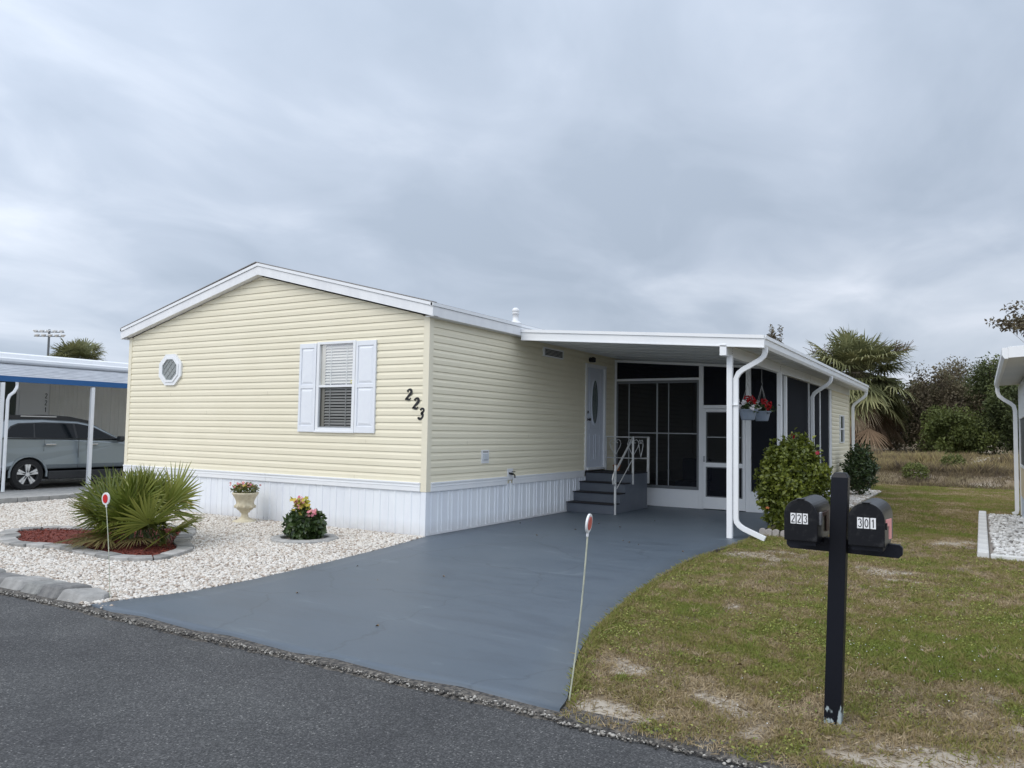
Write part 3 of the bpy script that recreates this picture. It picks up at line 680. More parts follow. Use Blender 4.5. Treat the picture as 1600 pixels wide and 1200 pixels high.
    mb = MB()
    for (a, b, c, d) in ((x0-.02, x0+.035, z0, z1), (x1-.035, x1+.02, z0, z1), (x0+.035, x1-.035, z1-.04, z1), (x0+.035, x1-.035, z0, z0+.045)): mb.box(a, b, -.035, .03, c, d)
    mb.box(x0-.03, x1+.03, -.05, .0, z0-.03, z0); mb.build('frame', M_WHITE, w, bevel=.003)
    MB().box(x0+.035, x1-.035, -.030, .012, 2.18, 2.215).build('meeting_rail', M_WHITE, w, bevel=.003)
    fr = MB()
    for (a, b, c, d) in ((x0+.035, x0+.055, z0+.045, 2.18), (x1-.055, x1-.035, z0+.045, 2.18), (x0+.055, x1-.055, z0+.045, z0+.062)): fr.box(a, b, -.018, -.004, c, d)
    fr.build('screen_frame', mat('screen_rim', (.3, .32, .34), .5), w)
    mb = MB(); mb.add([(x0+.035, -.002, 2.215), (x1-.035, -.002, 2.215), (x1-.035, -.002, z1-.04), (x0+.035, -.002, z1-.04)], [(0, 1, 2, 3)]); mb.build('pane', glassmat('glass_upper', (1, 1, .99), .45, const=.30), w)
    mb = MB(); mb.add([(x0+.035, .004, z0+.045), (x1-.035, .004, z0+.045), (x1-.035, .004, 2.18), (x0+.035, .004, 2.18)], [(0, 1, 2, 3)]); mb.build('pane', glassmat('glass_lower', (.62, .63, .64), .2), w)
    mb = MB()
    zz = z0+.055; i = 0
    while zz < z1-.06:
        t = .010+.004*math.sin(i*1.7); i += 1
        up = .010 if zz > 2.2 else -.001; mb.prism([(x0+.12, .018, zz-.004), (x1-.04, .018, zz-.004), (x1-.04, .044, zz+.014+t+up), (x0+.12, .044, zz+.014+t+up)], [(x0+.12, .018, zz), (x1-.04, .018, zz), (x1-.04, .044, zz+.018+t+up), (x0+.12, .044, zz+.018+t+up)])
        zz += .046
    mb.build('blinds', mat('blind_slat', (.88, .86, .80), .4), w)
    mb = MB()
    for x in (-1.93, -1.60): mb.box(x-.009, x+.009, .0145, .0165, z0+.05, z1-.06)
    mb.build('blind_tape', mat('blind_tape_m', (.8, .8, .76), .7), w)
    MB().box(x0+.03, x0+.118, .018, .028, z0, z1).build('curtain', mat('cream_curtain', (.66, .62, .52), .8), w)
    mb = MB(); X0, X1, Y1, Z0, Z1 = x0-.35, x1+.35, 1.4, z0-.5, z1+.15
    mb.add([(X0,.03,Z0),(X1,.03,Z0),(X1,Y1,Z0),(X0,Y1,Z0),(X0,.03,Z1),(X1,.03,Z1),(X1,Y1,Z1),(X0,Y1,Z1)], [(0,1,2,3),(4,5,6,7),(1,2,6,5),(2,3,7,6),(3,0,4,7)])
    mb.build('room', mat('room_wall', (.11, .10, .09), .9), w)
    mb = MB().box(-1.49, -1.435, -.005, -.0035, 2.235, 2.285); st = mb.build('alarm_sticker', mat('sticker_yellow', (.55, .5, .1), .5), w)
    MB().box(-1.478, -1.447, -.0065, -.0052, 2.25, 2.27).build('sticker_emblem', M_PLATE, st)
    # shutters
    for a, b in ((-2.565, -2.20), (-1.365, -.965)):
        s = thing_part('shutter', H, ((a+b)/2, 0, 2.18)); za, zb = 1.475, 2.885
        MB().box(a, b, -.028, -.012, za, zb).build('panel_back', M_SHUTTER, s)
        mb = MB(); e = .045
        mb.box(a, a+e, -.042, -.0285, za, zb).box(b-e, b, -.042, -.0285, za, zb)
        for c, d in ((za, za+.10), (2.165, 2.225), (zb-.075, zb)): mb.box(a+e, b-e, -.042, -.0285, c, d)
        mb.build('rail', M_SHUTTER, s, bevel=.003)
        for c, d in ((za+.10, 2.165), (2.225, zb-.075)):
            q = .045; A = [(a+e+.008, -.0285, c+.008), (b-e-.008, -.0285, c+.008), (b-e-.008, -.0285, d-.008), (a+e+.008, -.0285, d-.008)]
            B = [(a+e+q, -.040, c+q), (b-e-q, -.040, c+q), (b-e-q, -.040, d-q), (a+e+q, -.040, d-q)]
            MB().prism(A, B).build('raised_panel', M_SHUTTER, s)
    # house numbers
    for ch, x, z in (('2', -.41, 1.965), ('2', -.275, 1.835), ('3', -.165, 1.69)):
        mb = MB(); sc = .165; sk = .22
        digit(mb, ch, lambda a, b, t, x=x, z=z: (x+(a+b*sk)*sc*1.0, -.0165-t, z+b*sc), True); mb.build('house_number', M_INK, H)
    # side wall: vents, outlet, faucet
    def plate(nm, a, b, c, d, t, m): return MB().box(.001, .014+t, a, b, c, d).build(nm, m, H, bevel=.003)
    v = plate('wall_vent', 3.42, 4.21, 2.92, 3.09, .018, M_WHITE)
    mb = MB()
    for i in range(5): mb.box(.033, .036, 3.47, 4.16, 2.945+i*.024, 2.962+i*.024)
    mb.build('vent_slot', mat('vent_dark', (.05, .05, .05), .7), v)
    o = plate('outlet_box', 1.42, 1.64, 1.02, 1.23, .01, M_PLASTICW); MB().box(.025, .045, 1.455, 1.60, 1.075, 1.175).build('outlet_cover', mat('outlet_grey', (.55, .58, .6), .5), o, bevel=.006)
    MB().box(.025, .030, 1.45, 1.605, 1.190, 1.215).build('outlet_lid', M_CONC, o)
    f = plate('faucet_plate', 2.23, 2.41, .72, .91, .008, M_PLASTICW)
    mb = MB().sweep([(.02, 2.31, .83), (.08, 2.31, .83), (.115, 2.31, .80), (.12, 2.31, .755)], .024, n=10, ref=(0, 1, 0)); mb.lathe([(.03, .0), (.034, .012), (.0, .014)], (.085, 2.32, .852), 10)
    mb.sweep([(.03, 2.27, .835), (.03, 2.38, .81)], .03, n=8); mb.build('faucet', mat('brass_dark', (.05, .05, .045), .4, metal=.7), f)
    MB().sweep([(.02, 2.32, .70), (.02, 2.32, .05)], .028, n=8).build('supply_pipe', M_WHITE, f)
    # entry door
    d = thing_part('entry_door', H, (0, 5.72, .8))
    mb = MB(); a, b, c, e = 5.22, 6.22, .78, 2.94
    mb.box(-.06, .034, a, a+.07, c, e).box(-.06, .034, b-.07, b, c, e).box(-.06, .034, a+.07, b-.07, e-.07, e).box(-.06, .05, a+.07, b-.07, c, c+.05)
    mb.build('door_frame', M_WHITE2, d, bevel=.004)
    a, b, c, e = 5.295, 6.145, .83, 2.87; dm = mat('door_white', (.62, .66, .74), .45)
    sl = MB().box(-.05, -.006, a, b, c, e).build('door_leaf', dm, d)
    cy, cz = 5.715, 2.17
    mb = MB(); n = 32
    for i in range(n):
        t0, t1 = 2*PI*i/n, 2*PI*(i+1)/n
        q = [(math.cos(t)*ry, math.sin(t)*rz) for t in (t0, t1) for ry, rz in ((.175, .485), (.145, .45))]
        mb.prism([(-.006, cy+q[k][0], cz+q[k][1]) for k in (0, 2, 3, 1)], [(.010, cy+q[k][0]*(.98), cz+q[k][1]*.99) for k in (0, 2, 3, 1)])
    mb.build('oval_frame', dm, d)
    mb = MB(); mb.add([(.001, cy+.148*math.cos(2*PI*i/n), cz+.453*math.sin(2*PI*i/n)) for i in range(n)], [tuple(range(n))])
    mb.build('oval_glass', mat('door_glass', (.02, .045, .042), .12, (.07, .12, .11), 5, bump=.4, bscale=25, stretch=(1, 3, 1)), d)
    mb = MB()
    for k in (-.075, -.03, .03, .075): mb.sweep([(.004, cy+k*math.cos(t), cz+.44*math.sin(t)*(1-abs(k))) for t in np.linspace(-PI/2, PI/2, 9)], .006)
    mb.build('glass_leading', lead, d)
    def emboss(ya, yb, za, zb):
        mb = MB(); w_ = .016
        mb.box(-.0055, .0045, ya, ya+w_, za, zb).box(-.0055, .0045, yb-w_, yb, za, zb).box(-.0055, .0045, ya+w_, yb-w_, za, za+w_).box(-.0055, .0045, ya+w_, yb-w_, zb-w_, zb)
        mb.build('door_panel', dm, d, bevel=.003)
    emboss(5.47, 5.68, .98, 1.50); emboss(5.76, 5.97, .98, 1.50); emboss(5.45, 5.98, 1.60, 2.78)
    kn = MB().lathe([(.028, 0), (.028, .01), (.012, .012), (.012, .04), (.028, .05), (.03, .07), (.0, .08)], (-.004, 5.37, 1.80), 14, 'x'); kn.build('door_knob', M_INK, d, smooth=True)
    MB().lathe([(.03, 0), (.03, .018), (.0, .02)], (-.004, 5.37, 1.95), 14, 'x').build('deadbolt', M_INK, d, smooth=True)
    mb = MB().lathe([(.05, 0), (.05, .02), (.02, .025), (.02, .05), (.0, .051)], (.012, 5.42, 3.02), 12, 'x').lathe([(.05, -.06), (.055, .02), (.02, .045), (.0, .05)], (.09, 5.42, 3.03), 12)
    mb.build('porch_light', M_INK, H, smooth=True)
    # plain wall faces behind the siding keep the body solid
    mb = MB(); mb.add([(-.01, .06, .6), (-.01, 5.25, .6), (-.01, 5.25, 3.3), (-.01, .06, 3.3)], [(0, 1, 2, 3)]).add([(-.01, 6.2, .6), (-.01, 15.8, .6), (-.01, 15.8, 3.3), (-.01, 6.2, 3.3)], [(0, 1, 2, 3)])
    mb.build('wall_core', M_CREAM, H)
def thing_part(name, parent, loc):
    """a part that itself has pieces: an empty under the thing"""
    o = bpy.data.objects.new(name, None); COL.objects.link(o); o.parent = parent; o.location = Vector(loc)-Vector(parent.location); o.empty_display_size = .1; return o
build_house()

# ------------------------------------------------------------------ steps and railing
def build_steps():
    S = thing('entry_steps', 'dark grey painted entry steps with black treads below the front door', 'steps', (.45, 5.5, .02))
    x0, x1 = .016, .99; rs = [4.45, 4.73, 5.0, 5.27]; top = [.215, .395, .575, .755]; yb = 6.15
    for i in range(4):
        y1 = rs[i+1] if i < 3 else yb
        MB().box(x0, x1, rs[i], y1 if i < 3 else yb, .022, top[i]-.02).build('step' if i < 3 else 'platform', M_STEP, S, bevel=.006)
        MB().box(x0-.002, x1+.004, rs[i]-.02, y1-(.002 if i < 3 else 0), top[i]-.0195, top[i]).build('tread', M_TREAD, S, bevel=.003)
    G = thing('stair_railing', 'white aluminium stair railing with scrolled hearts beside the entry steps', 'railing', (.93, 5.5, .02))
    def tube(nm, pts, w=.030, n=4, m=M_RAIL): return MB().sweep(pts, w, n=n).build(nm, m, G, bevel=.003 if n == 4 else 0)
    X = 1.0
    tube('post', [(X, 4.49, .022), (X, 4.49, .94)], .034); tube('post', [(X, 5.35, .54), (X, 5.35, 1.46)], .036)
    tube('post', [(X, 6.17, .52), (X, 6.17, 1.47)], .045); tube('post', [(.06, 6.17, .757), (.06, 6.17, 1.47)], .03)
    tube('top_rail', [(X, 5.35, 1.462), (X, 6.17, 1.462)], .025); tube('top_rail', [(.06, 6.19, 1.455), (.98, 6.19, 1.455)], .022)
    tube('lower_rail', [(X, 5.35, 1.04), (X, 6.17, 1.04)], .018); tube('lower_rail', [(.06, 6.19, 1.02), (.98, 6.19, 1.02)], .018)
    h = [(X, 5.33, 1.45), (X, 5.03, 1.22), (X, 4.68, .955), (X, 4.50, .84), (X, 4.41, .76), (X, 4.37, .68), (X, 4.40, .60), (X, 4.46, .575), (X, 4.50, .60)]
    MB().sweep(h, .042, .022, ref=(1, 0, 0)).build('handrail', M_RAIL, G, bevel=.003)
    tube('brace', [(X, 5.34, 1.04), (X, 4.56, .50)], .018, 6)
    def heart(f, nm):
        mb = MB()
        for s in (-1, 1):
            pts = [(0, -.19)]+[(s*x, y) for x, y in ((.05, -.09), (.095, .0), (.115, .07), (.10, .125), (.065, .155), (.03, .14), (.018, .105), (.035, .08), (.055, .092))]
            mb.sweep([f(x, y) for x, y in pts], .015, n=6)
        mb.build(nm, M_RAIL, G)
    heart(lambda x, y: (X, 5.76+x, 1.25+y), 'heart_scroll'); heart(lambda x, y: (.26+x*1.1, 6.19, 1.25+y), 'heart_scroll')
    heart(lambda x, y: (.66+x*1.1, 6.19, 1.25+y), 'heart_scroll')
    tc = mat('terracotta', (.30, .12, .05), .8, (.38, .17, .08), 12)
    B = MB().lathe([(.05, 0), (.075, .10), (.085, .10), (.085, .125), (.07, .125), (.06, .03), (.0, .03)], (.40, 5.95, .756), 20).build('terracotta_pot', tc, loc=(.40, 5.95, .756))
    tag(B, 'small terracotta pot standing on the platform below the railing', 'pot')
build_steps()

# ------------------------------------------------------------------ carport roof, posts and gutters
def build_carport():
    C = thing('carport', 'white aluminium carport roof on a beam along the right side of the cream home', 'carport', (3.6, 2.6, 0))
    ya, yb = 2.40, 15.1
    def zt(x): return 3.27-(x-.15)*.0716      # top surface
    A = [(.152, zt(.15)), (4.10, zt(4.10)), (4.10, zt(4.10)-.14), (.152, zt(.15)-.14)]
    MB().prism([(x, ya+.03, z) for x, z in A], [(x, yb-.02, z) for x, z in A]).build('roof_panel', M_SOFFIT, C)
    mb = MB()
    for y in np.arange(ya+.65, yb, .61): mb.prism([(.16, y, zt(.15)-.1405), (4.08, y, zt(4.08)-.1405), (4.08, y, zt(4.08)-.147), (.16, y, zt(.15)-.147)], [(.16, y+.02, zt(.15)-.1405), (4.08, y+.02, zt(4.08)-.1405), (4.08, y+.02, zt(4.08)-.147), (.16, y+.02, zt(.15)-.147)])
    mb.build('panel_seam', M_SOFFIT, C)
    # front fascia in two stepped strips
    for t0, t1, o in ((-.005, .045, .035), (.047, .165, .018), (.167, .180, .03)):
        A = [(.152, zt(.15)-t0), (4.20, zt(4.2)-t0), (4.20, zt(4.2)-t1), (.152, zt(.15)-t1)]
        MB().prism([(x, ya-o, z) for x, z in A], [(x, ya+.028, z) for x, z in A]).build('front_fascia', M_WHITE, C)
    g = MB()
    z = zt(4.2)
    prof = [(4.105, z+.005), (4.22, z+.005), (4.22, z-.045), (4.20, z-.052), (4.195, z-.13), (4.17, z-.172), (4.105, z-.172)]
    g.prism([(x, ya+.029, q) for x, q in prof], [(x-.06, yb, q) for x, q in prof]); g.build('gutter', M_WHITE, C)
    # beam and posts
    bt = zt(3.6)-.145
    MB().box(3.56, 3.66, 2.37, 15.0, bt-.17, bt).build('beam', M_WHITE, C, bevel=.004)
    for y in (2.70, 6.0, 9.0):
        for k in range(3): MB().lathe([(.007, 0), (.005, .006), (0, .007)], (3.66, y-.02, bt-.045-.035*k), 8, 'x').build('bolt', M_BRONZE, C)
    for y in (2.60, 5.95):
        mb = MB().box(3.61, 3.69, y-.04, y+.04, .018, bt-.155)
        p = mb.build('post', M_WHITE, C, bevel=.005)
        mb = MB()
        for q in (-.012, .012): mb.box(3.69, 3.693, y+q-.002, y+q+.002, .03, bt-.18)
        mb.build('post_groove', M_WHITE2, p)
    # downspouts
    def spout(path): return MB().sweep(path, .075, .055, ref=(0, 1, 0)).build('downspout', M_WHITE, C, bevel=.006, smooth=False)
    def curve(x_g, y, x_w, zb, tail):
        zg = zt(4.2)-.172
        P = [(x_g, y, zg+.02), (x_g, y, zg-.05), (x_g-.02, y, zg-.11), (x_g-.07, y, zg-.16), (x_w+.10, y, zg-.30), (x_w+.04, y, zg-.35), (x_w, y, zg-.43)]
        P += [(x_w, y, zb+.28)] if tail else [(x_w, y, zb)]
        if tail: P += [(x_w+.01, y, zb+.22), (x_w+.05, y, zb+.17), (x_w+.12, y, zb+.125), (x_w+.42, y, zb+.005)]
        return P
    spout(curve(4.16, 2.62, 3.735, .04, True)); 
    mb = MB().box(3.69, 3.775, 2.57, 2.67, 1.98, 1.99); mb.build('strap', M_WHITE, C)
    spout(curve(4.12, 8.75, 3.74, .06, False)); spout(curve(4.09, 15.0, 3.74, .06, True))
build_carport()

# ------------------------------------------------------------------ screened porch
def build_porch():
    Pp = thing('screened_porch', 'screened porch with dark mesh panels in white frames under the carport roof', 'porch', (1.8, 6.7, 0))
    Y = 6.70
    def zt(x): return 3.27-(x-.15)*.0716-.149
    def bar(nm, x0, x1, z0, z1, d=.05, m=M_WHITE, o=0): return MB().box(x0, x1, Y-d/2-o, Y+d/2-o, z0, z1).build(nm, m, Pp, bevel=.003)
    A = [(.02, zt(.02)), (3.57, zt(3.57)), (3.57, zt(3.57)-.05), (.02, zt(.02)-.05)]
    MB().prism([(x, Y-.03, z) for x, z in A], [(x, Y+.03, z) for x, z in A]).build('header', M_WHITE, Pp)
    def post(x0, x1, z0, z1=None, nm='upright'):
        z1 = zt(x1)-.051 if z1 is None else z1; return bar(nm, x0, x1, z0, z1)
    post(.02, .065, .40); post(1.895, 1.985, .025); post(2.845, 2.945, .025); post(3.46, 3.56, .025)
    bar('crossbar', .066, 1.894, 2.66, 2.705); bar('kick_panel', .066, 1.894, .025, .40, .04); bar('sill', .066, 1.894, .401, .425, .07, M_BRONZE)
    bar('crossbar', 1.986, 2.844, 2.065, 2.135); bar('kick_panel', 2.946, 3.459, .025, .43, .04)
    # sliding window unit behind the crossbar
    for x0, x1, z0, z1 in ((.067, .10, .426, 2.655), (1.85, 1.893, .426, 2.655), (.101, 1.849, 2.60, 2.655), (.101, 1.849, .426, .46)): bar('sash_frame', x0, x1, z0, z1, .05, M_BRONZE)
    LG = mat('light_grey_frame', (.33, .35, .36), .5)
    for x0, x1, z0, z1 in ((.345, .365, .461, 2.599), (.975, 1.005, .461, 2.599), (1.235, 1.25, .461, 2.599), (.366, .974, 1.535, 1.56), (1.251, 1.849, 1.535, 1.56), (1.006, 1.234, 1.535, 1.56)): bar('sash_bar', x0, x1, z0, z1, .03, LG)
    def pane(x0, x1, z0, z1, m, y=Y+.012, slope=False):
        mb = MB(); mb.add([(x0, y, z0), (x1, y, z0), (x1, y, zt(x1)-.055 if slope else z1), (x0, y, zt(x0)-.055 if slope else z1)], [(0, 1, 2, 3)]); mb.build('screen_panel', m, Pp)
    pane(.101, .345, .46, 2.6, M_SCREEN); pane(.365, .975, .46, 2.6, M_SCREEN, Y+.010); pane(1.005, 1.849, .46, 2.6, M_SCREEN)
    pane(.066, 1.894, 2.705, 0, M_SCREEN2, slope=True); pane(1.986, 2.844, 2.135, 0, M_SCREEN2, slope=True); pane(2.946, 3.459, .43, 0, M_SCREEN2, slope=True)
    # screen door
    D = thing_part('screen_door', Pp, (2.41, 6.7, .03))
    def db(nm, x0, x1, z0, z1, d=.035, m=M_WHITE): return MB().box(x0, x1, Y-.045, Y-.045+d, z0, z1).build(nm, m, D, bevel=.003)
    db('stile', 1.990, 2.045, .04, 2.06); db('stile', 2.785, 2.842, .04, 2.06); db('rail', 2.0455, 2.7845, 2.0, 2.06); db('rail', 2.0455, 2.7845, .885, .965); db('kick_plate', 2.0455, 2.7845, .04, .275)
    for a, b in ((.276, .884), (.966, 1.999)):
        mb = MB()
        mb.box(2.0456, 2.07, Y-.04, Y-.02, a, b).box(2.762, 2.7844, Y-.04, Y-.02, a, b).box(2.07, 2.762, Y-.04, Y-.02, a, a+.02).box(2.07, 2.762, Y-.04, Y-.02, b-.02, b); mb.build('insert_rim', M_BRONZE, D)
        mb = MB(); mb.add([(2.07, Y-.03, a+.02), (2.762, Y-.03, a+.02), (2.762, Y-.03, b-.02), (2.07, Y-.03, b-.02)], [(0, 1, 2, 3)]); mb.build('screen_panel', M_SCREEN if b > 1 else M_SCREEN2, D)
    MB().box(2.07, 2.762, Y-.045, Y-.032, 1.475, 1.495).build('rail', LG, D)
    MB().box(2.005, 2.028, Y-.075, Y-.046, .98, 1.1).build('door_handle', LG, D, bevel=.004)
    # side wall under the beam
    X = 3.60; zb = 2.70
    def sbar(nm, y0, y1, z0, z1, d=.05): return MB().box(X-d/2, X+d/2, y0, y1, z0, z1).build(nm, M_WHITE, Pp, bevel=.003)
    sbar('upright', 6.66, 6.76, .025, zb); sbar('upright', 9.02, 9.07, .425, zb); sbar('upright', 10.42, 10.47, .425, zb); sbar('upright', 11.75, 12.02, .025, zb, .06)
    MB().box(X-.02, X+.02, 6.761, 11.749, .025, .424).build('kick_panel', M_WHITE, Pp)
    for a, b in ((6.76, 9.02), (9.07, 10.42), (10.47, 11.75)):
        mb = MB(); mb.add([(X, a, .425), (X, b, .425), (X, b, zb), (X, a, zb)], [(0, 1, 2, 3)]); mb.build('screen_panel', M_SCREEN2, Pp)
    MB().box(.04, 3.57, 12.03, 12.06, 0, 3.1).build('back_wall', M_CREAM, Pp)
    MB().box(.02, 3.57, 6.78, 12.02, .0, .03).build('porch_floor', M_STEP, Pp)
    # chair inside
    ch = thing('porch_chair', 'dark blue padded chair behind the porch screen', 'chair', (1.45, 7.7, .03))
    bl = mat('navy_cushion', (.015, .022, .07), .8); MB().box(1.1, 1.75, 7.45, 8.0, .38, .52).build('seat', bl, ch, bevel=.04); MB().box(1.1, 1.75, 7.98, 8.12, .5, 1.0).build('backrest', bl, ch, bevel=.05)
    for x in (1.13, 1.70):
        for y in (7.5, 8.02): MB().sweep([(x, y, .03), (x, y, .38)], .03).build('leg', M_INK, ch)
build_porch()

# ------------------------------------------------------------------ shed
def build_shed():
    S = thing('storage_shed', 'cream sided storage room behind the porch with narrow window', 'shed', (2.2, 13.5, 0))
    siding(lambda a, z, o: (3.62+o, a, z), .1, 2.72, lambda z: (12.03, 15.0), [(13.28, 13.92, 1.40, 2.08)]).build('side_siding', M_SIDING, S)
    MB().box(.05, 3.61, 12.07, 14.99, 0, 2.7).build('wall', M_CREAM, S)
    MB().box(3.62, 3.64, 12.03, 15.0, 0, .1).build('base_board', M_WHITE, S)
    MB().box(3.56, 3.645, 14.99, 15.05, 0, 2.72).build('corner_trim', M_CREAM, S)
    w = thing_part('window', S, (3.63, 13.6, 1.74))
    mb = MB(); a, b, c, d = 13.22, 13.98, 1.37, 2.11
    mb.box(3.61, 3.66, a, a+.09, c, d).box(3.61, 3.66, b-.09, b, c, d).box(3.61, 3.66, a+.09, b-.09, c, c+.03).box(3.61, 3.66, a+.09, b-.09, d-.03, d).box(3.61, 3.66, a+.09, b-.09, 1.72, 1.76); mb.build('frame', M_WHITE, w)
    MB().box(3.612, 3.635, a+.091, b-.091, c+.031, d-.031).build('pane', mat('dark_glass', (.03, .035, .04), .1), w)
    MB().box(3.62, 3.72, 15.35, 15.5, 0, .02).build('threshold', M_WHITE, S)
build_shed()
bd = MB().prism([(3.7, 15.35, .12), (4.5, 15.2, .0), (4.5, 15.3, .0), (3.7, 15.45, .12)], [(3.7, 15.35, .18), (4.5, 15.2, .06), (4.5, 15.3, .06), (3.7, 15.45, .18)]).build('splash_board', M_WHITE, loc=(4, 15.3, 0)) if False else None

# ------------------------------------------------------------------ mailboxes
def build_mail():
    P = thing('mailbox_post', 'black square wooden mailbox post with peeling paint at its foot', 'mailbox post', (6.145, -4.25, -.06))
    w = .045; b = (6.115, -4.255); t = (6.165, -4.255); m = bpy.data.materials.new('post_paint'); m.use_nodes = True
    nt = m.node_tree; N = nt.nodes.new; L = nt.links.new; bs = nt.nodes['Principled BSDF']; bs.inputs['Roughness'].default_value = .45; bs.inputs['Specular IOR Level'].default_value = .25
    tc = N('ShaderNodeTexCoord'); sp = N('ShaderNodeSeparateXYZ'); L(tc.outputs['Object'], sp.inputs[0])
    n = N('ShaderNodeTexNoise'); n.inputs['Scale'].default_value = 26; n.inputs['Detail'].default_value = 6; mp = N('ShaderNodeMapping'); mp.inputs['Scale'].default_value = (1, 1, .35); L(tc.outputs['Object'], mp.inputs[0]); L(mp.outputs[0], n.inputs[0])
    h = N('ShaderNodeMapRange'); h.inputs[1].default_value = .0; h.inputs[2].default_value = .26; h.inputs[3].default_value = .20; h.inputs[4].default_value = -.5; L(sp.outputs[2], h.inputs[0])
    ad = N('ShaderNodeMath'); L(n.outputs[0], ad.inputs[0]); L(h.outputs[0], ad.inputs[1])
    r = N('ShaderNodeValToRGB'); L(ad.outputs[0], r.inputs[0]); r.color_ramp.elements[0].position = .57; r.color_ramp.elements[0].color = (.006, .007, .012, 1); r.color_ramp.elements[1].position = .61; r.color_ramp.elements[1].color = (.36, .42, .44, 1)
    L(r.outputs[0], bs.inputs['Base Color']); bp = N('ShaderNodeBump'); bp.inputs['Strength'].default_value = .3; bp.inputs['Distance'].default_value = .004; L(n.outputs[0], bp.inputs['Height']); L(bp.outputs[0], bs.inputs['Normal'])
    def sq(c, z, k): return [(c[0]+sx*k, c[1]+sy*k, z) for sx, sy in ((-1,-1),(1,-1),(1,1),(-1,1))]
    mb = MB(); r0, r1, r2 = sq(b, -.10, w), sq(t, 1.315, w), sq(t, 1.342, w*.68)
    mb.add(r0+r1+r2, [(0,1,5,4),(1,2,6,5),(2,3,7,6),(3,0,4,7),(4,5,9,8),(5,6,10,9),(6,7,11,10),(7,4,8,11),(8,9,10,11),(3,2,1,0)])
    mb.build('post', m, P, bevel=.003)
    c = [(5.855, .975), (6.46, .960), (6.475, .945), (6.475, .905), (6.455, .885), (5.875, .892), (5.855, .912)]
    MB().prism([(x, -4.209, z-.008) for x, z in c], [(x, -4.17, z-.008) for x, z in c]).build('crossarm', M_BLACK, P, bevel=.003)
    MB().prism([(x, -4.34, z-.008) for x, z in c], [(x, -4.301, z-.008) for x, z in c]).build('crossarm', M_BLACK, P, bevel=.003) if False else None
    # each mailbox sits on the crossarm
    for (xa, xb, num, lab, rot) in ((5.905, 6.075, '223', 'black arched metal mailbox numbered 223 left of the post', -.012), (6.238, 6.412, '301', 'black arched metal mailbox numbered 301 with faded pink flag, right of the post', .0)):
        y0, y1 = -4.50, -4.03; z0 = .968; xm = (xa+xb)/2; hw = (xb-xa)/2; zs = z0+.225-hw
        B = thing('mailbox', lab, 'mailbox', (xm, y0, z0), 'mailboxes on the shared black post')
        def prof(k, dz=0):
            return [(xm-hw*k, z0+dz)]+[(xm+hw*k*math.cos(a), zs+hw*k*math.sin(a)) for a in np.linspace(PI, 0, 19)]+[(xm+hw*k, z0+dz)]
        a = prof(1); sm = MB().prism([(x, y0+.02, z) for x, z in a], [(x, y1, z) for x, z in a]).build('body', M_BLACKM, B)
        a = prof(1.035, -.002); MB().prism([(x, y0, z) for x, z in a], [(x, y0+.0195, z) for x, z in a]).build('door', M_BLACKM, B, bevel=.003)
        MB().prism([(x, y0+.020, z) for x, z in prof(1.02)], [(x, y0+.03, z) for x, z in prof(1.02)]).build('rim', M_BLACKM, B)
        MB().box(xm-.02, xm+.02, y0-.012, y0+.035, z0+.226, z0+.232).build('latch', M_BLACKM, B, bevel=.002)
        MB().box(xa+.01, xb-.01, y0+.03, y1-.02, z0-.028, z0-.001).build('mounting_board', M_BLACK, B)
        cw, chh, gap = .0265, .058, .0325; xs = xm-(.052 if num == '223' else .044); zc = z0+.092
        for i, chn in enumerate(num):
            xx = xs+i*gap; pl = MB().box(xx, xx+cw, y0-.003, y0-.0008, zc, zc+chh).build('number_plate', M_PLATE, B)
            mb = MB(); digit(mb, chn, lambda u, v, t, xx=xx: (xx+.003+u*.037, y0-.0032-t*.15, zc+.006+v*.046), False); mb.build('digit', M_INK, pl)
        if num == '301':
            fl = [(.035, .105), (.090, .105), (.090, .035), (.135, .035), (.135, .142), (.035, .142)]
            MB().prism([(xb+.004+(u-.035)*.16, y0+u, z0+v) for u, v in fl], [(xb+.008+(u-.035)*.16, y0+u, z0+v) for u, v in fl]).build('flag', M_FLAG, B)
            MB().box(xb+.0005, xb+.012, y0+.025, y0+.05, z0+.09, z0+.125).build('flag_bracket', M_BLACKM, B)
        else:
            f = MB().box(xb+.004, xb+.009, y0+.10, y0+.36, z0+.125, z0+.148).box(xb+.004, xb+.009, y0+.27, y0+.36, z0+.03, z0+.124); f.build('flag', mat('rusty_flag', (.06, .03, .025), .6, (.12, .06, .05), 30), B)
            MB().box(xb+.0005, xb+.013, y0+.065, y0+.11, z0+.085, z0+.155).build('flag_bracket', mat('galvanised', (.3, .3, .31), .45, metal=.6), B, bevel=.002)
build_mail()

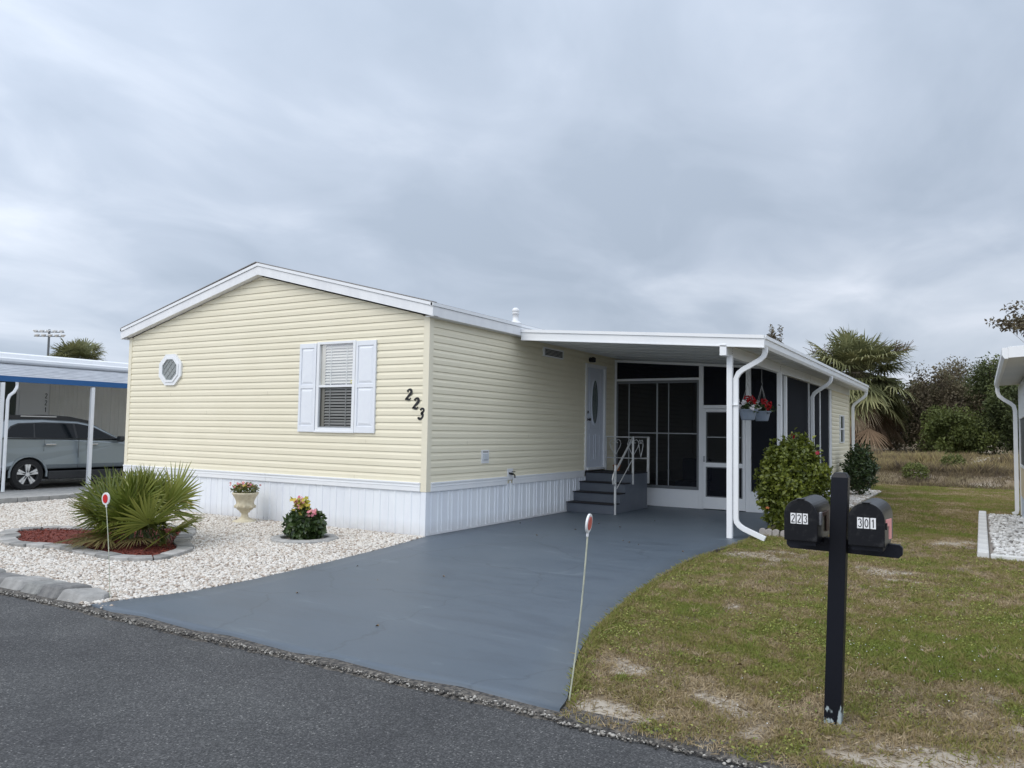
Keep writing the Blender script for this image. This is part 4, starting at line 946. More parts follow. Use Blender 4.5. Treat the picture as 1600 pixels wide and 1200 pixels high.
# ------------------------------------------------------------------ driveway markers
def build_markers():
    for (b, t, lab, fl) in (((-.04, -4.70, -.09), (-.17, -4.70, .80), 'thin white driveway marker with red reflector standing in the white gravel', 'l'),
                        ((4.70, -4.76, -.09), (4.815, -4.76, .95), 'thin leaning driveway marker with faded red reflector at the grass corner', 'r')):
        M_ = thing('driveway_marker', lab, 'marker', b, 'reflector stakes at the driveway mouth')
        P0, P1 = Vector(b), Vector(t); u = (P1-P0).normalized()
        path = [P0+(P1-P0)*k+Vector((math.sin(k*PI)*.012, 0, 0)) for k in np.linspace(0, 1, 8)]
        MB().sweep(path, .010 if fl == 'r' else .008, n=6).build('rod', M_ROD, M_)
        c = P1+u*.05; a = R(6 if fl == 'l' else 97); ax = Vector((math.sin(a), -math.cos(a), 0)); rt = u.cross(ax).normalized()
        def el(rx, rz, o, n=24): return [c+rt*(rx*math.cos(2*PI*i/n))+u*(rz*math.sin(2*PI*i/n))+ax*o for i in range(n)]
        MB().prism(el(.050, .058, -.006), el(.050, .058, .006)).build('reflector_back', M_PLASTICW, M_)
        MB().prism(el(.034, .042, .0065), el(.032, .040, .010)).build('reflector', M_RED if fl == 'l' else mat('faded_red', (.55, .11, .10), .35), M_)
        MB().sweep([P1-u*.03, P1+u*.006], .016, n=8).build('socket', M_PLASTICW, M_)
build_markers()

# ------------------------------------------------------------------ edging stones, curb blocks
ORD = ['first', 'second', 'third', 'fourth', 'fifth', 'sixth', 'seventh', 'eighth', 'ninth', 'tenth', 'eleventh', 'twelfth', 'thirteenth', 'fourteenth', 'fifteenth', 'sixteenth', 'seventeenth', 'eighteenth']
def build_edging():
    gz = lambda x, y: float(ground_z(x, y))
    # ring of the palm bed
    P = [Vector((x, y)) for x, y in BED_OUT]; n = len(P); dense = []
    for i in range(n):
        p0, p1, p2, p3 = P[i-1], P[i], P[(i+1) % n], P[(i+2) % n]
        for k in range(6):
            t = k/6; dense.append(.5*((2*p1)+(-p0+p2)*t+(2*p0-5*p1+4*p2-p3)*t*t+(-p0+3*p1-3*p2+p3)*t**3))
    m = len(dense); cen = Vector((-3.2, -2.7)); L_ = [0]
    for i in range(m): L_.append(L_[-1]+(dense[(i+1) % m]-dense[i]).length)
    tot = L_[-1]; cnt = 34
    def at(s):
        s %= tot; i = int(np.searchsorted(L_, s, 'right'))-1; i = min(i, m-1); t = (s-L_[i])/(L_[i+1]-L_[i]); a = dense[i].lerp(dense[(i+1) % m], t)
        d = (dense[(i+1) % m]-dense[i]).normalized(); nn = Vector((-d.y, d.x))
        return a, nn
    area = sum(dense[i].x*dense[(i+1) % m].y-dense[(i+1) % m].x*dense[i].y for i in range(m)); sgn = 1 if area > 0 else -1
    inner = []; ring_list = []
    for k in range(cnt):
        s0, s1 = tot*k/cnt+.006, tot*(k+1)/cnt-.006; jit = random.uniform(-.016, .016); dz = random.uniform(-.010, .012)
        o, q = [], []
        for j in range(5):
            a, nn = at(s0+(s1-s0)*j/4); bul = .022*math.sin(PI*j/4)
            o.append(a-nn*sgn*(bul+jit)); q.append(a+nn*sgn*(.185-jit))
        inner += q[:-1]
        ring = o+q[::-1]; c = ring[0]*0
        for r_ in ring: c = c+r_
        c = c/len(ring); z = gz(c.x, c.y); A = [(p.x, p.y, z-.02) for p in ring]; B = [(p.x, p.y, z+.062+dz) for p in ring]
        st = MB().prism(A, B).build('edging_stone', M_EDGES[(k*7) % 3], loc=(c.x, c.y, z), bevel=.010)
        sidew = 'road side' if c.y < -3.2 else ('house side' if c.y > -2.2 else ('driveway side' if c.x > -2.5 else 'far left end'))
        ring_list.append((sidew, c.x, c.y, st))
    for sidew in ('road side', 'house side', 'driveway side', 'far left end'):
        L2 = [t for t in ring_list if t[0] == sidew]; L2.sort(key=lambda t: t[1] if sidew in ('road side', 'house side') else t[2])
        for i, t in enumerate(L2):
            frm = 'left' if sidew in ('road side', 'house side') else 'front'
            tag(t[3], 'grey edging block, %s from the %s, %s of the mulch bed' % (ORD[i], frm, sidew), 'edging stone', 'edging blocks round the mulch bed')
    # mulch
    mm = mat('red_mulch', (.10, .018, .012), .9, (.20, .045, .028), 35, bump=1, bscale=40)
    mb = MB(); c = (-3.1, -2.8); vs = [(c[0], c[1], gz(*c)+.05)]+[(p.x, p.y, gz(p.x, p.y)+.030) for p in inner]; k = len(inner)
    mb.add(vs, [(0, 1+i, 1+(i+1) % k) for i in range(k)]); kind(mb.build('mulch_bed', mm), 'structure')
    n = 9000; X = RNG.uniform(-5.3, -1.4, n); Y = RNG.uniform(-3.65, -1.4, n); kk = in_poly(X, Y, [(p.x, p.y) for p in inner]); X, Y = X[kk], Y[kk]; n = len(X)
    d = RNG.normal(size=(n, 3)); d[:, 2] *= .25; nm = RNG.normal(size=(n, 3))*.5+np.array([0, 0, 1.])
    o = leaves('mulch_chips', np.stack([X, Y, ground_z(X, Y)+RNG.uniform(.035, .06, n)], 1), d, nm, RNG.uniform(.02, .05, n), .35, leafmat('mulch_chip', [(0, (.05, .010, .008)), (.6, (.15, .03, .018)), (1, (.26, .07, .045))], .85, 0, .2), RNG.random(n), fold=.05)
    kind(o, 'stuff')['label'] = 'shredded red bark mulch round the fan palm'
    # heavy curb blocks along the road
    xs = [-3.05, -2.55, -2.03, -1.52, -1.12, -.82, -.50, .0]; names = ['seventh', 'sixth', 'fifth', 'fourth', 'third', 'second', 'first']
    for i in range(len(xs)-1):
        a, b = xs[i]+.022, xs[i+1]-.022; sk = .20
        lo = [(a, -4.99), (b-(.1 if i == 6 else 0), -4.985), (b+sk-(.14 if i == 6 else 0), -4.66), (a+sk, -4.66)]
        if i == 6: lo = [(a, -4.99), (-.14, -4.97), (.02, -4.80), (-.05, -4.67), (a+sk, -4.66)]
        cx, cy = sum(p[0] for p in lo)/len(lo), sum(p[1] for p in lo)/len(lo)
        hi = [(cx+(x-cx)*.86+.0, cy+(y-cy)*.70+.03) for x, y in lo]; jj = random.uniform(-.018, .016)
        st = MB().prism([(x, y, -.12) for x, y in lo], [(x, y, .015+jj-(.028 if i == 6 and x > -.2 else 0)) for x, y in hi]).build('curb_block', M_CURBS[(i*2+1) % 3], loc=(cx, cy, -.075), bevel=.02)
        tag(st, 'grey concrete road curb block, %s from the driveway end' % names[i], 'curb block', 'curb blocks between gravel and road')
    mb = MB().box(-1.72, -1.38, -4.80, -4.78, .012, .020)
    # light retaining blocks at the neighbour's slab
    y = -3.0; i = 0
    lens = [.42, .42, .42, .42, .42, .18, .42, .42, .42, .42, .42, .42, .42]
    for ln in lens:
        st = MB().box(-9.33, -9.12, y+.006, y+ln-.006, -.05, .105+random.uniform(-.006, .006)).build('border_block', M_CONC, loc=(-9.22, y+ln/2, 0), bevel=.012)
        tag(st, 'short square concrete spacer block between longer ones beside the neighbour slab' if ln < .3 else 'long grey border block at the neighbour carport slab, %s from the road' % ORD[i], 'border block', 'border blocks by the neighbour slab')
        y += ln; i += 1
    # scalloped bricks round the big shrub
    pos = [(3.93, 3.42, .2), (4.03, 3.40, .0), (4.14, 3.38, .0), (4.28, 3.36, .0), (4.42, 3.36, .0), (4.56, 3.38, .1), (4.70, 3.44, .3)]
    wh = ['leftmost', 'second from left', 'third from left', 'fourth from left', 'fifth from left', 'sixth from left', 'rightmost']
    sm = mat('scallop_concrete', (.36, .33, .31), .9, (.50, .47, .44), 12, bump=.4)
    for k, (x, y, a) in enumerate(pos):
        w_ = .13 if k > 2 else .098; n_ = 8; pr = [(-w_/2, -.03), (w_/2, -.03)]+[(w_/2*math.cos(t), .075+.035*math.sin(t)) for t in np.linspace(0, PI, n_)]
        ca, sa = math.cos(a), math.sin(a)
        st = MB().prism([(x+u*ca+.03*sa, y+u*sa-.03*ca, v) for u, v in pr], [(x+u*ca-.03*sa, y+u*sa+.03*ca, v) for u, v in pr]).build('scalloped_brick', sm, loc=(x, y, 0), bevel=.006)
        tag(st, 'pinkish grey scalloped edging brick at the foot of the big round shrub, %s' % wh[k], 'edging brick', 'scalloped bricks under the round shrub')
    # curb of the right neighbour's stone bed
    wc = mat('white_curb', (.55, .55, .54), .8, (.68, .68, .66), 6, bump=.4)
    yy = 2.85; k = 0
    while yy < 9.5:
        l_ = min(.62, 9.6-yy); st = MB().prism([(6.78, yy+.005, -.03), (6.93, yy+.005, -.03), (6.93, yy+l_-.005, -.03), (6.78, yy+l_-.005, -.03)], [(6.795, yy+.01, .085), (6.92, yy+.01, .085), (6.92, yy+l_-.01, .085), (6.795, yy+l_-.01, .085)]).build('bed_curb', wc, loc=(6.85, yy, 0), bevel=.012)
        tag(st, 'white curb piece on the lawn side of the right stone bed, %s from the road' % ORD[k], 'bed curb', 'white curb pieces round the right stone bed'); yy += l_; k += 1
    st = MB().box(6.94, 8.4, 2.85, 2.95, -.03, .06).build('bed_front_curb', wc, loc=(7.6, 2.9, 0), bevel=.012)
    tag(st, 'white front curb of the right neighbour stone bed', 'bed curb')
    # dark edging strip along the drive
    pts = [(float(xr(y))+.025, y, gz(0, y)+.012+.006*math.sin(y*7)) for y in np.arange(-1.3, 3.35, .15)]
    tag(MB().sweep(pts, .022, .05).build('lawn_edging', mat('brown_edging', (.05, .04, .035), .8, (.13, .115, .10), 12), loc=(3.9, 0, 0)), 'dark brown lawn edging strip along the right side of the driveway', 'lawn edging')
build_edging()

# ------------------------------------------------------------------ plants
def shrub(name, label, cat, c, r, n, size, m, seed, stems=7, parent_z=0, aspect=.55, lump=.22, hollow=.55, zmin=.05, group=None):
    T = thing(name, label, cat, (c[0], c[1], parent_z), group); rg = np.random.default_rng(seed)
    d = rg.normal(size=(n, 3)); d /= np.linalg.norm(d, axis=1, keepdims=True)
    az = np.arctan2(d[:, 1], d[:, 0])*2.2; bump_ = 1+lump*(fbm(az+9, d[:, 2]*3+9, 1.3, seed, 3)-.5)*2
    rad = (hollow+(1-hollow)*rg.random(n)**.55)*bump_
    P = np.array(c)+d*np.array(r)*rad[:, None]; k = P[:, 2] > parent_z+zmin; P, d = P[k], d[k]; rad = rad[k]; n = len(P)
    D = d*.5+rg.normal(size=(n, 3))*.75+np.array([0, 0, .15]); Nn = d+rg.normal(size=(n, 3))*.55+np.array([0, 0, .5])
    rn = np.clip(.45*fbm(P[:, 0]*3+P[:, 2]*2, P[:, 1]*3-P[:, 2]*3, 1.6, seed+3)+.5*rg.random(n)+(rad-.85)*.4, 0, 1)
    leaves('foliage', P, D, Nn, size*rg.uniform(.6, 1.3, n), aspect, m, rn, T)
    mb = MB()
    for i in range(stems):
        a = 2*PI*i/stems+rg.random(); e = Vector((c[0]+math.cos(a)*r[0]*.6*rg.uniform(.3, 1), c[1]+math.sin(a)*r[1]*.6*rg.uniform(.3, 1), c[2]+r[2]*.5*rg.uniform(.1, 1)))
        b = Vector((c[0]+math.cos(a)*.06, c[1]+math.sin(a)*.06, parent_z-.02)); mid = b.lerp(e, .5)+Vector((0, 0, .08))
        mb.sweep([b, mid, e], .03*max(r[0], .5), n=5, rs=[1, .7, .3])
    if stems: mb.build('stem', M_STEM, T)
    return T
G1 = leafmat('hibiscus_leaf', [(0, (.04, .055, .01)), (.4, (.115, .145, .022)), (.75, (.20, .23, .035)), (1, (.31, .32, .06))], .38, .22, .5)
G2 = leafmat('dark_glossy_leaf', [(0, (.018, .034, .012)), (.6, (.05, .085, .025)), (1, (.11, .15, .04))], .32, .15, .5)
G3 = leafmat('wild_bush_leaf', [(0, (.030, .038, .016)), (.5, (.085, .105, .038)), (.8, (.15, .175, .055)), (1, (.21, .24, .08))], .5, .3, .3)
G4 = leafmat('olive_bush_leaf', [(0, (.06, .045, .032)), (.5, (.15, .125, .08)), (1, (.22, .21, .11))], .6, .25, .2)
G5 = leafmat('bright_bush_leaf', [(0, (.045, .06, .018)), (.5, (.13, .155, .045)), (1, (.23, .26, .075))], .5, .3, .3)
FG = leafmat('fan_palm_leaf', [(0, (.045, .062, .012)), (.42, (.13, .165, .025)), (.7, (.22, .235, .045)), (.88, (.28, .24, .075)), (1, (.36, .27, .12))], .38, .18, .5)
SG = leafmat('sabal_leaf', [(0, (.09, .10, .05)), (.5, (.21, .22, .10)), (.85, (.30, .29, .14)), (1, (.38, .33, .18))], .5, .2, .4)
SD = leafmat('dead_palm_leaf', [(0, (.08, .052, .035)), (.5, (.24, .165, .105)), (1, (.50, .39, .27))], .8, .1, .2)

def flowers(parent, P, size, m, rg, nm='blossom'):
    P = np.asarray(P, float); P = P.mean(0)+(P-P.mean(0)).clip(-1.7*P.std(0)-1e-6, 1.7*P.std(0)+1e-6); n = len(P); k = 5; Q = np.repeat(P, k, 0); a = np.tile(np.arange(k)*2*PI/k, n)+np.repeat(rg.random(n)*6, k)
    ax = rg.normal(size=(n, 3))*.5+np.array([.1, -.7, .7]); ax /= np.linalg.norm(ax, axis=1, keepdims=True); ax = np.repeat(ax, k, 0)
    u = np.cross(ax, [0, 0, 1.]); u /= np.linalg.norm(u, axis=1, keepdims=True); v = np.cross(ax, u)
    D = u*np.cos(a)[:, None]+v*np.sin(a)[:, None]+ax*.25
    return leaves(nm, Q, D, ax, size, .9, m, np.repeat(rg.random(n), k), parent, fold=.1)
M_PET_R = leafmat('petal_red', [(0, (.20, .003, .006)), (1, (.48, .01, .015))], .5, .2)
M_PET_D = leafmat('petal_dark_red', [(0, (.20, .004, .02)), (1, (.38, .01, .04))], .5, .2)
M_PET_W = leafmat('petal_white', [(0, (.65, .62, .62)), (1, (.85, .82, .84))], .5, .2)
M_PET_P = leafmat('petal_pink', [(0, (.62, .16, .24)), (1, (.80, .42, .40))], .5, .2)
M_PET_Y = leafmat('petal_yellow', [(0, (.35, .33, .04)), (1, (.62, .50, .08))], .5, .2)

def build_plants():
    # big shrub by the downspout
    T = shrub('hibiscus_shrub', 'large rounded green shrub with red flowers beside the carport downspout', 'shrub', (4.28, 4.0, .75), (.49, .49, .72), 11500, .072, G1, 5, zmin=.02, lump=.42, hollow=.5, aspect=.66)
    rg = np.random.default_rng(3); [flowers(T, [q], .040, M_PET_D, rg) for q in ((4.30, 3.80, 1.56), (4.33, 3.80, 1.525), (4.66, 3.9, 1.28))]; flowers(T, [(4.0, 3.44, .42)], .035, leafmat('petal_orange', [(0, (.4, .12, .04)), (1, (.5, .2, .08))], .5, .2), rg)
    shrub('glossy_shrub', 'smaller dark glossy shrub in white pebbles near the shed corner', 'shrub', (4.17, 12.9, .72), (.40, .40, .60), 4200, .075, G2, 8, zmin=.08, lump=.35, hollow=.3)
    # little flowering plant in its ring
    c = (-1.20, -1.15); T = shrub('flowering_plant', 'small leafy flowering plant with pink and yellow blooms in a concrete ring', 'plant', (c[0], c[1], .18), (.27, .26, .21), 1200, .085, G2, 12, parent_z=0, zmin=.0, lump=.3, aspect=.75)
    rg = np.random.default_rng(9)
    P = np.array([c[0]-.02, c[1]-.05, .46])+rg.normal(size=(80, 3))*[.07, .05, .06]; flowers(T, P, .038, M_PET_Y, rg)
    P = np.array([c[0]-.02, c[1]-.08, .50])+rg.normal(size=(22, 3))*[.06, .04, .045]; flowers(T, P, .026, M_PET_P, rg)
    P = np.array([c[0]+.2, c[1]-.08, .38])+rg.normal(size=(14, 3))*[.04, .03, .05]; flowers(T, P, .028, M_PET_P, rg)
    mb = MB(); n = 10; pr = [(.46, -.03), (.47, .035), (.45, .055), (.34, .055), (.33, .04), (.33, -.03)]
    mb.lathe(pr, (c[0], c[1], -.017), n); tag(mb.build('tree_ring', M_CONC, loc=(c[0], c[1], 0), bevel=.008), 'ten sided grey concrete ring round the small flowering plant', 'planter ring')
    # urn
    ux, uy = -3.35, -.36; U = thing('garden_urn', 'weathered cream stone urn against the white skirting', 'urn', (ux, uy, -.01), None)
    pr = [(.20, 0), (.20, .03), (.14, .045), (.10, .07), (.065, .10), (.055, .14), (.06, .165), (.085, .18), (.09, .2), (.13, .225), (.155, .27), (.158, .31), (.145, .335), (.15, .36), (.16, .39), (.185, .44), (.21, .475), (.222, .50), (.222, .515), (.20, .52), (.185, .50), (.0, .47)]
    s = .93; MB().lathe([(r_*s, z*s) for r_, z in pr], (ux, uy, .0), 28).build('bowl', M_URN, U, smooth=True)
    mb = MB()
    for k in range(8):
        a = 2*PI*k/8; mb.lathe([(.0, 0), (.03, .01), (.026, .045), (.0, .06)], (ux+.142*math.cos(a), uy+.142*math.sin(a), .23), 8)
    mb.build('relief', M_URN, U, smooth=True)
    T = shrub('potted_flowers', 'pink and yellow flowers growing in the stone urn', 'plant', (ux, uy, .53), (.19, .19, .09), 420, .05, leafmat('urn_leaf', [(0, (.06, .09, .02)), (1, (.20, .20, .06))], .5, .2), 14, stems=0, parent_z=.47, zmin=0, lump=.3)
    P = np.array([ux, uy-.03, .60])+rg.normal(size=(34, 3))*[.10, .08, .025]; flowers(T, P, .022, M_PET_P, rg); P = np.array([ux-.05, uy-.06, .57])+rg.normal(size=(30, 3))*[.09, .07, .02]; flowers(T, P, .03, M_PET_Y, rg)
    # hanging baskets
    for (y, lab) in ((3.85, 'blue grey hanging pot of red and white geraniums nearer the carport post'), (4.80, 'blue grey hanging pot of red and white geraniums further from the carport post')):
        B = thing('hanging_basket', lab, 'hanging basket', (3.60, y, 2.5), 'hanging geranium baskets under the carport beam'); x = 3.60; zt, zb = 1.955, 1.785
        a = .10; MB().lathe([(.0, 0), (.095, 0), (.105, .012), (.145, zt-zb), (.13, zt-zb), (.12, .15), (.0, .15)], (x, y, zb), 28).build('pot', M_POT, B)
        MB().lathe([(.140, 0), (.157, 0), (.158, .022), (.140, .022)], (x, y, zt-.018), 28).build('rim', M_POT, B)
        mb = MB()
        for sx in (-1, 1):
            for sy in (-1, 1): mb.sweep([(x+sx*a, y+sy*a, zt), (x, y, 2.40)], .004, n=4)
        mb.sweep([(x, y, 2.40), (x+.012, y, 2.43), (x, y, 2.46), (x, y, 2.69)], .005, n=4); mb.build('hanger_wire', M_CONC, B)
        n = 260; rg = np.random.default_rng(int(y*10)); P = np.array([x, y, zt+.05])+rg.normal(size=(n, 3))*[.08, .08, .035]
        leaves('foliage', P, rg.normal(size=(n, 3))+[0, 0, .3], rg.normal(size=(n, 3))*.5+[0, 0, 1], rg.uniform(.03, .055, n), .9, G2, rg.random(n), B)
        def ball(c, r_, k, m, nm):
            d = rg.normal(size=(k, 3)); d /= np.linalg.norm(d, axis=1, keepdims=True); flowers(B, np.array(c)+d*r_, .022, m, rg, nm)
        for c in (((.07, -.15, .17), (.13, -.02, .12), (.04, .1, .15), (.15, -.18, .07)) if y > 4 else ((.03, -.15, .17), (.10, -.08, .13), (.04, .1, .18))): ball((x+c[0], y+c[1], zt+c[2]), .045, 26, M_PET_R, 'red_bloom')
        for c in (((-.09, -.15, .12), (.0, -.2, .06), (-.05, -.1, .15)) if y > 4 else ((-.13, -.16, .13), (-.10, -.18, .06), (-.02, -.2, .11), (.12, -.2, .03))): ball((x+c[0], y+c[1], zt+c[2]), .032, 14, M_PET_W, 'white_bloom')

def fronds(specs, m, parent, nm, nl=34, seg=5, rg=None, wmul=1.0):
    """specs: hub, dir, normal, length, fan half-angle, droop, colour. leaflets folded strips"""
    Vs, Fs, Rs = [], [], []; off = 0
    for hub, d, nrm, Ln, half, droop, col in specs:
        hub = np.array(hub, float); d = np.array(d, float); d /= np.linalg.norm(d); nrm = np.array(nrm, float); nrm -= d*(nrm@d); nrm /= np.linalg.norm(nrm)+1e-9; sd = np.cross(d, nrm)
        th = np.linspace(-half, half, nl)+rg.normal(0, .02, nl); L_ = Ln*(.72+.28*np.cos(th/half*1.35))*rg.uniform(.92, 1.06, nl)
        for t, l in zip(th, L_):
            dr = d*math.cos(t)+sd*math.sin(t)+nrm*(.16-.22*abs(t)/half); dr /= np.linalg.norm(dr); w = l*math.tan(2*half/nl/2)*.95*wmul
            s2 = np.cross(dr, nrm); s2 /= np.linalg.norm(s2); c = col+rg.normal(0, .08)
            for k in range(seg+1):
                u = k/seg; p = hub+dr*l*u+np.array([0, 0, -1])*droop*l*u**2.2*(1+.3*rg.normal())+s2*rg.normal(0, .004)
                wid = (w*min(u, .42)/.42*.42 if u < .42 else w*.42*(1-(u-.42)/.58)**.75)+.0015
                Vs += [p-s2*wid+nrm*wid*.55, p, p+s2*wid+nrm*wid*.55]; Rs += [c-.05*(1-u)+(.22*u*u if col < .9 else 0)*rg.random()]*3
            for k in range(seg):
                a = off+3*k; Fs += [(a, a+1, a+4, a+3), (a+1, a+2, a+5, a+4)]
            off += 3*(seg+1)
    return npmesh(nm, np.array(Vs), np.array(Fs), m, np.clip(Rs, 0, 1), parent)

def build_palms():
    rg = np.random.default_rng(4)
    # clump of fan palm in the mulch bed
    T = thing('fan_palm', 'bushy low fan palm with spiky fronds in the red mulch bed', 'palm', (-2.95, -2.6, 0))
    sp = []; pet = MB(); n = 46
    for i in range(n):
        az = i*2.39996+rg.normal(0, .2); el = R(14+70*((i*0.618) % 1.0)**.65); base = np.array([-2.74+rg.normal(0, .20), -2.6+rg.normal(0, .15), .02])
        d = np.array([math.cos(az)*math.cos(el)*.92, math.sin(az)*math.cos(el)*.85, math.sin(el)]); pl = rg.uniform(.38, .62)
        hub = base+d*pl+np.array([0, 0, -.04]); hub[2] = max(hub[2], .10)
        nrm = np.array([0, 0, 1.])-d*.2+rg.normal(size=3)*.35+np.array([.15, -.35, 0])
        fd = d*1.0+np.array([0, 0, -.25 if el < .6 else .05])+rg.normal(size=3)*.16
        sp.append((hub, fd, nrm, rg.uniform(.48, .62), R(rg.uniform(78, 112)), rg.uniform(.04, .22), .25+.35*rg.random()+(.2 if rg.random() < .15 else 0)))
        mid = base*.5+hub*.5+np.array([0, 0, .04]); pet.sweep([base, mid, hub], .016, n=5)
    fronds(sp, FG, T, 'fronds', 30, 4, rg, 1.35); pet.build('petioles', mat('petiole', (.10, .14, .04), .5), T)
    dead = []
    for i in range(9):
        az = rg.uniform(PI*.8, PI*2.1); base = np.array([-2.78, -2.6, .05]); d = np.array([math.cos(az), math.sin(az), -.06]); hub = base+d*rg.uniform(.3, .7); hub[2] = .12
        dead.append((hub, d+[0, 0, -.1], [0, 0, 1], rg.uniform(.35, .5), R(60), .12, .5*rg.random()))
    fronds(dead, leafmat('yellow_frond', [(0, (.12, .11, .035)), (.5, (.25, .2, .08)), (1, (.4, .32, .18))], .6, .2), T, 'yellowed_fronds', 22, 4, rg, .9)
    # tall sabal behind the shed
    def sabal(name, label, cx, cy, cz, s, trunk0, ndead, seed, n=62, cat='palm'):
        rg = np.random.default_rng(seed); T = thing(name, label, cat, (cx, cy, trunk0)); sp, dd = [], []; pet = MB()
        for i in range(n):
            az = i*2.39996; e = 1-(i+.5)/n*1.62; el = math.asin(max(min(e, .98), -.62)); d = np.array([math.cos(az)*math.cos(el), math.sin(az)*math.cos(el), math.sin(el)])
            base = np.array([cx, cy, cz-.25*s]); pl = s*rg.uniform(.45, 1.1); hub = base+d*pl+np.array([0, 0, -.10*s if el > .3 else -.3*s])
            fd = d*np.array([1, 1, .9])+np.array([0, 0, .12-.50*(1-max(el, 0)/1.3)]); nrm = np.array([0, 0, 1.])+d*.5+rg.normal(size=3)*.2
            sp.append((hub, fd, nrm, s*rg.uniform(.68, .90), R(rg.uniform(85, 115)), rg.uniform(.16, .42), .15+.55*rg.random()+.1*max(0, -el)))
            pet.sweep([base, (base+hub)/2+np.array([0, 0, .1*s]), hub], .05*s, n=5, rs=[1, .7, .5])
        fronds(sp, SG, T, 'fronds', 22, 5, rg, 1.25); pet.build('petioles', mat('sabal_petiole', (.13, .12, .06), .6), T)
        for i in range(ndead):
            az = rg.uniform(0, 2*PI); rr = rg.uniform(.35, 1.05)*s; hub = np.array([cx+math.cos(az)*rr, cy+math.sin(az)*rr, cz-rg.uniform(.9, 1.9)*s])
            dd.append((hub, np.array([math.cos(az)*.45, math.sin(az)*.45, -1]), [math.cos(az), math.sin(az), .3], s*rg.uniform(.55, .85), R(rg.uniform(30, 65)), .1, rg.random()))
        if dd: fronds(dd, SD, T, 'dead_fronds', 16, 4, rg, 1.0)
        MB().sweep([(cx, cy, trunk0-.1), (cx+.05*s, cy, (trunk0+cz)/2), (cx, cy, cz-.2*s)], .36*s, n=12).build('trunk', mat('palm_trunk', (.10, .08, .06), .9, (.22, .18, .14), 8, bump=1, bscale=12), T)
        # old flower stalks
        if ndead < 10: return T
        mb = MB()
        for i in range(5):
            az = rg.uniform(-.6, 2.6) if i else -.1; L_ = s*rg.uniform(1.2, 1.6); p = [np.array([cx, cy, cz])+np.array([math.cos(az)*L_*u, math.sin(az)*L_*u*.6, L_*(.75*u-.45*u*u)]) for u in np.linspace(0, 1, 7)]
            mb.sweep(p, .022*s, n=5, rs=[1, .8, .6, .5, .4, .3, .2])
            for k in range(3, 7):
                for j in range(9): q = p[k]+(p[-1]-p[0])*.08+rg.normal(size=3)*.13*s; mb.sweep([p[k], (p[k]+q)/2+[0, 0, .03], q], .010*s, n=4)
        mb.build('flower_stalk', SDm, T)
        return T
    SDm = mat('dry_stalk', (.14, .10, .07), .9)
    sabal('cabbage_palm', 'large shaggy cabbage palm with brown dead skirt behind the shed', 1.85, 31, 4.9, 1.62, .75, 70, 12, n=120)
    sabal('cabbage_palm', 'distant palm top rising above the left neighbour roof', -34.1, 14.5, 5.0, 1.0, 0, 6, 15, n=90)

# ------------------------------------------------------------------ woods and bank behind
def wild_tree(name, label, x, y, z0, zc, r, n, size, m, seed, cat='tree', group=None, lump=.35):
    rg = np.random.default_rng(seed); T = thing(name, label, cat, (x, y, z0), group); P = []; D = []; mb = MB(); nb = 22
    trunk = [Vector((x, y, z0-.2)), Vector((x+rg.normal()*.1, y, (z0+zc)/2)), Vector((x, y, zc))]; mb.sweep(trunk, .22*max(.35, min(r)/2), n=7, rs=[1, .8, .4])
    cl = []
    for i in range(nb*2):
        d = rg.normal(size=3); d /= np.linalg.norm(d); d[2] = d[2]*.9+.1; k = rg.uniform(.35, 1.0); c = np.array([x, y, zc])+d*np.array(r)*k
        if c[2] < z0+.15: c[2] = z0+.15+rg.random()*.3
        cl.append(c); b = trunk[1].lerp(trunk[2], rg.random()); mb.sweep([b, (b+Vector(c))/2+Vector((0, 0, .1)), Vector(c)], .05*max(.5, min(r)/2), n=4, rs=[1, .6, .25])
    for c in cl:
        k = n//len(cl); q = rg.normal(size=(k, 3)); q /= np.linalg.norm(q, axis=1, keepdims=True); rad = rg.random(k)**.5; s = np.array(r)*rg.uniform(.18, .42)
        P.append(c+q*s*rad[:, None]); D.append(q)
    P = np.concatenate(P); D = np.concatenate(D); k = P[:, 2] > z0; P, D = P[k], D[k]; n = len(P)
    rn = np.clip(.5*fbm(P[:, 0]*1.3+P[:, 2], P[:, 1]*1.3-P[:, 2], 1.1, seed)+.35*rg.random(n)+.12*D[:, 2], 0, 1)
    leaves('crown', P, D*.5+rg.normal(size=(n, 3))*.8, D*.5+rg.normal(size=(n, 3))*.5+[0, 0, .5], size*rg.uniform(.6, 1.3, n), .5, m, rn, T)
    mb.build('trunk', M_STEM, T); return T
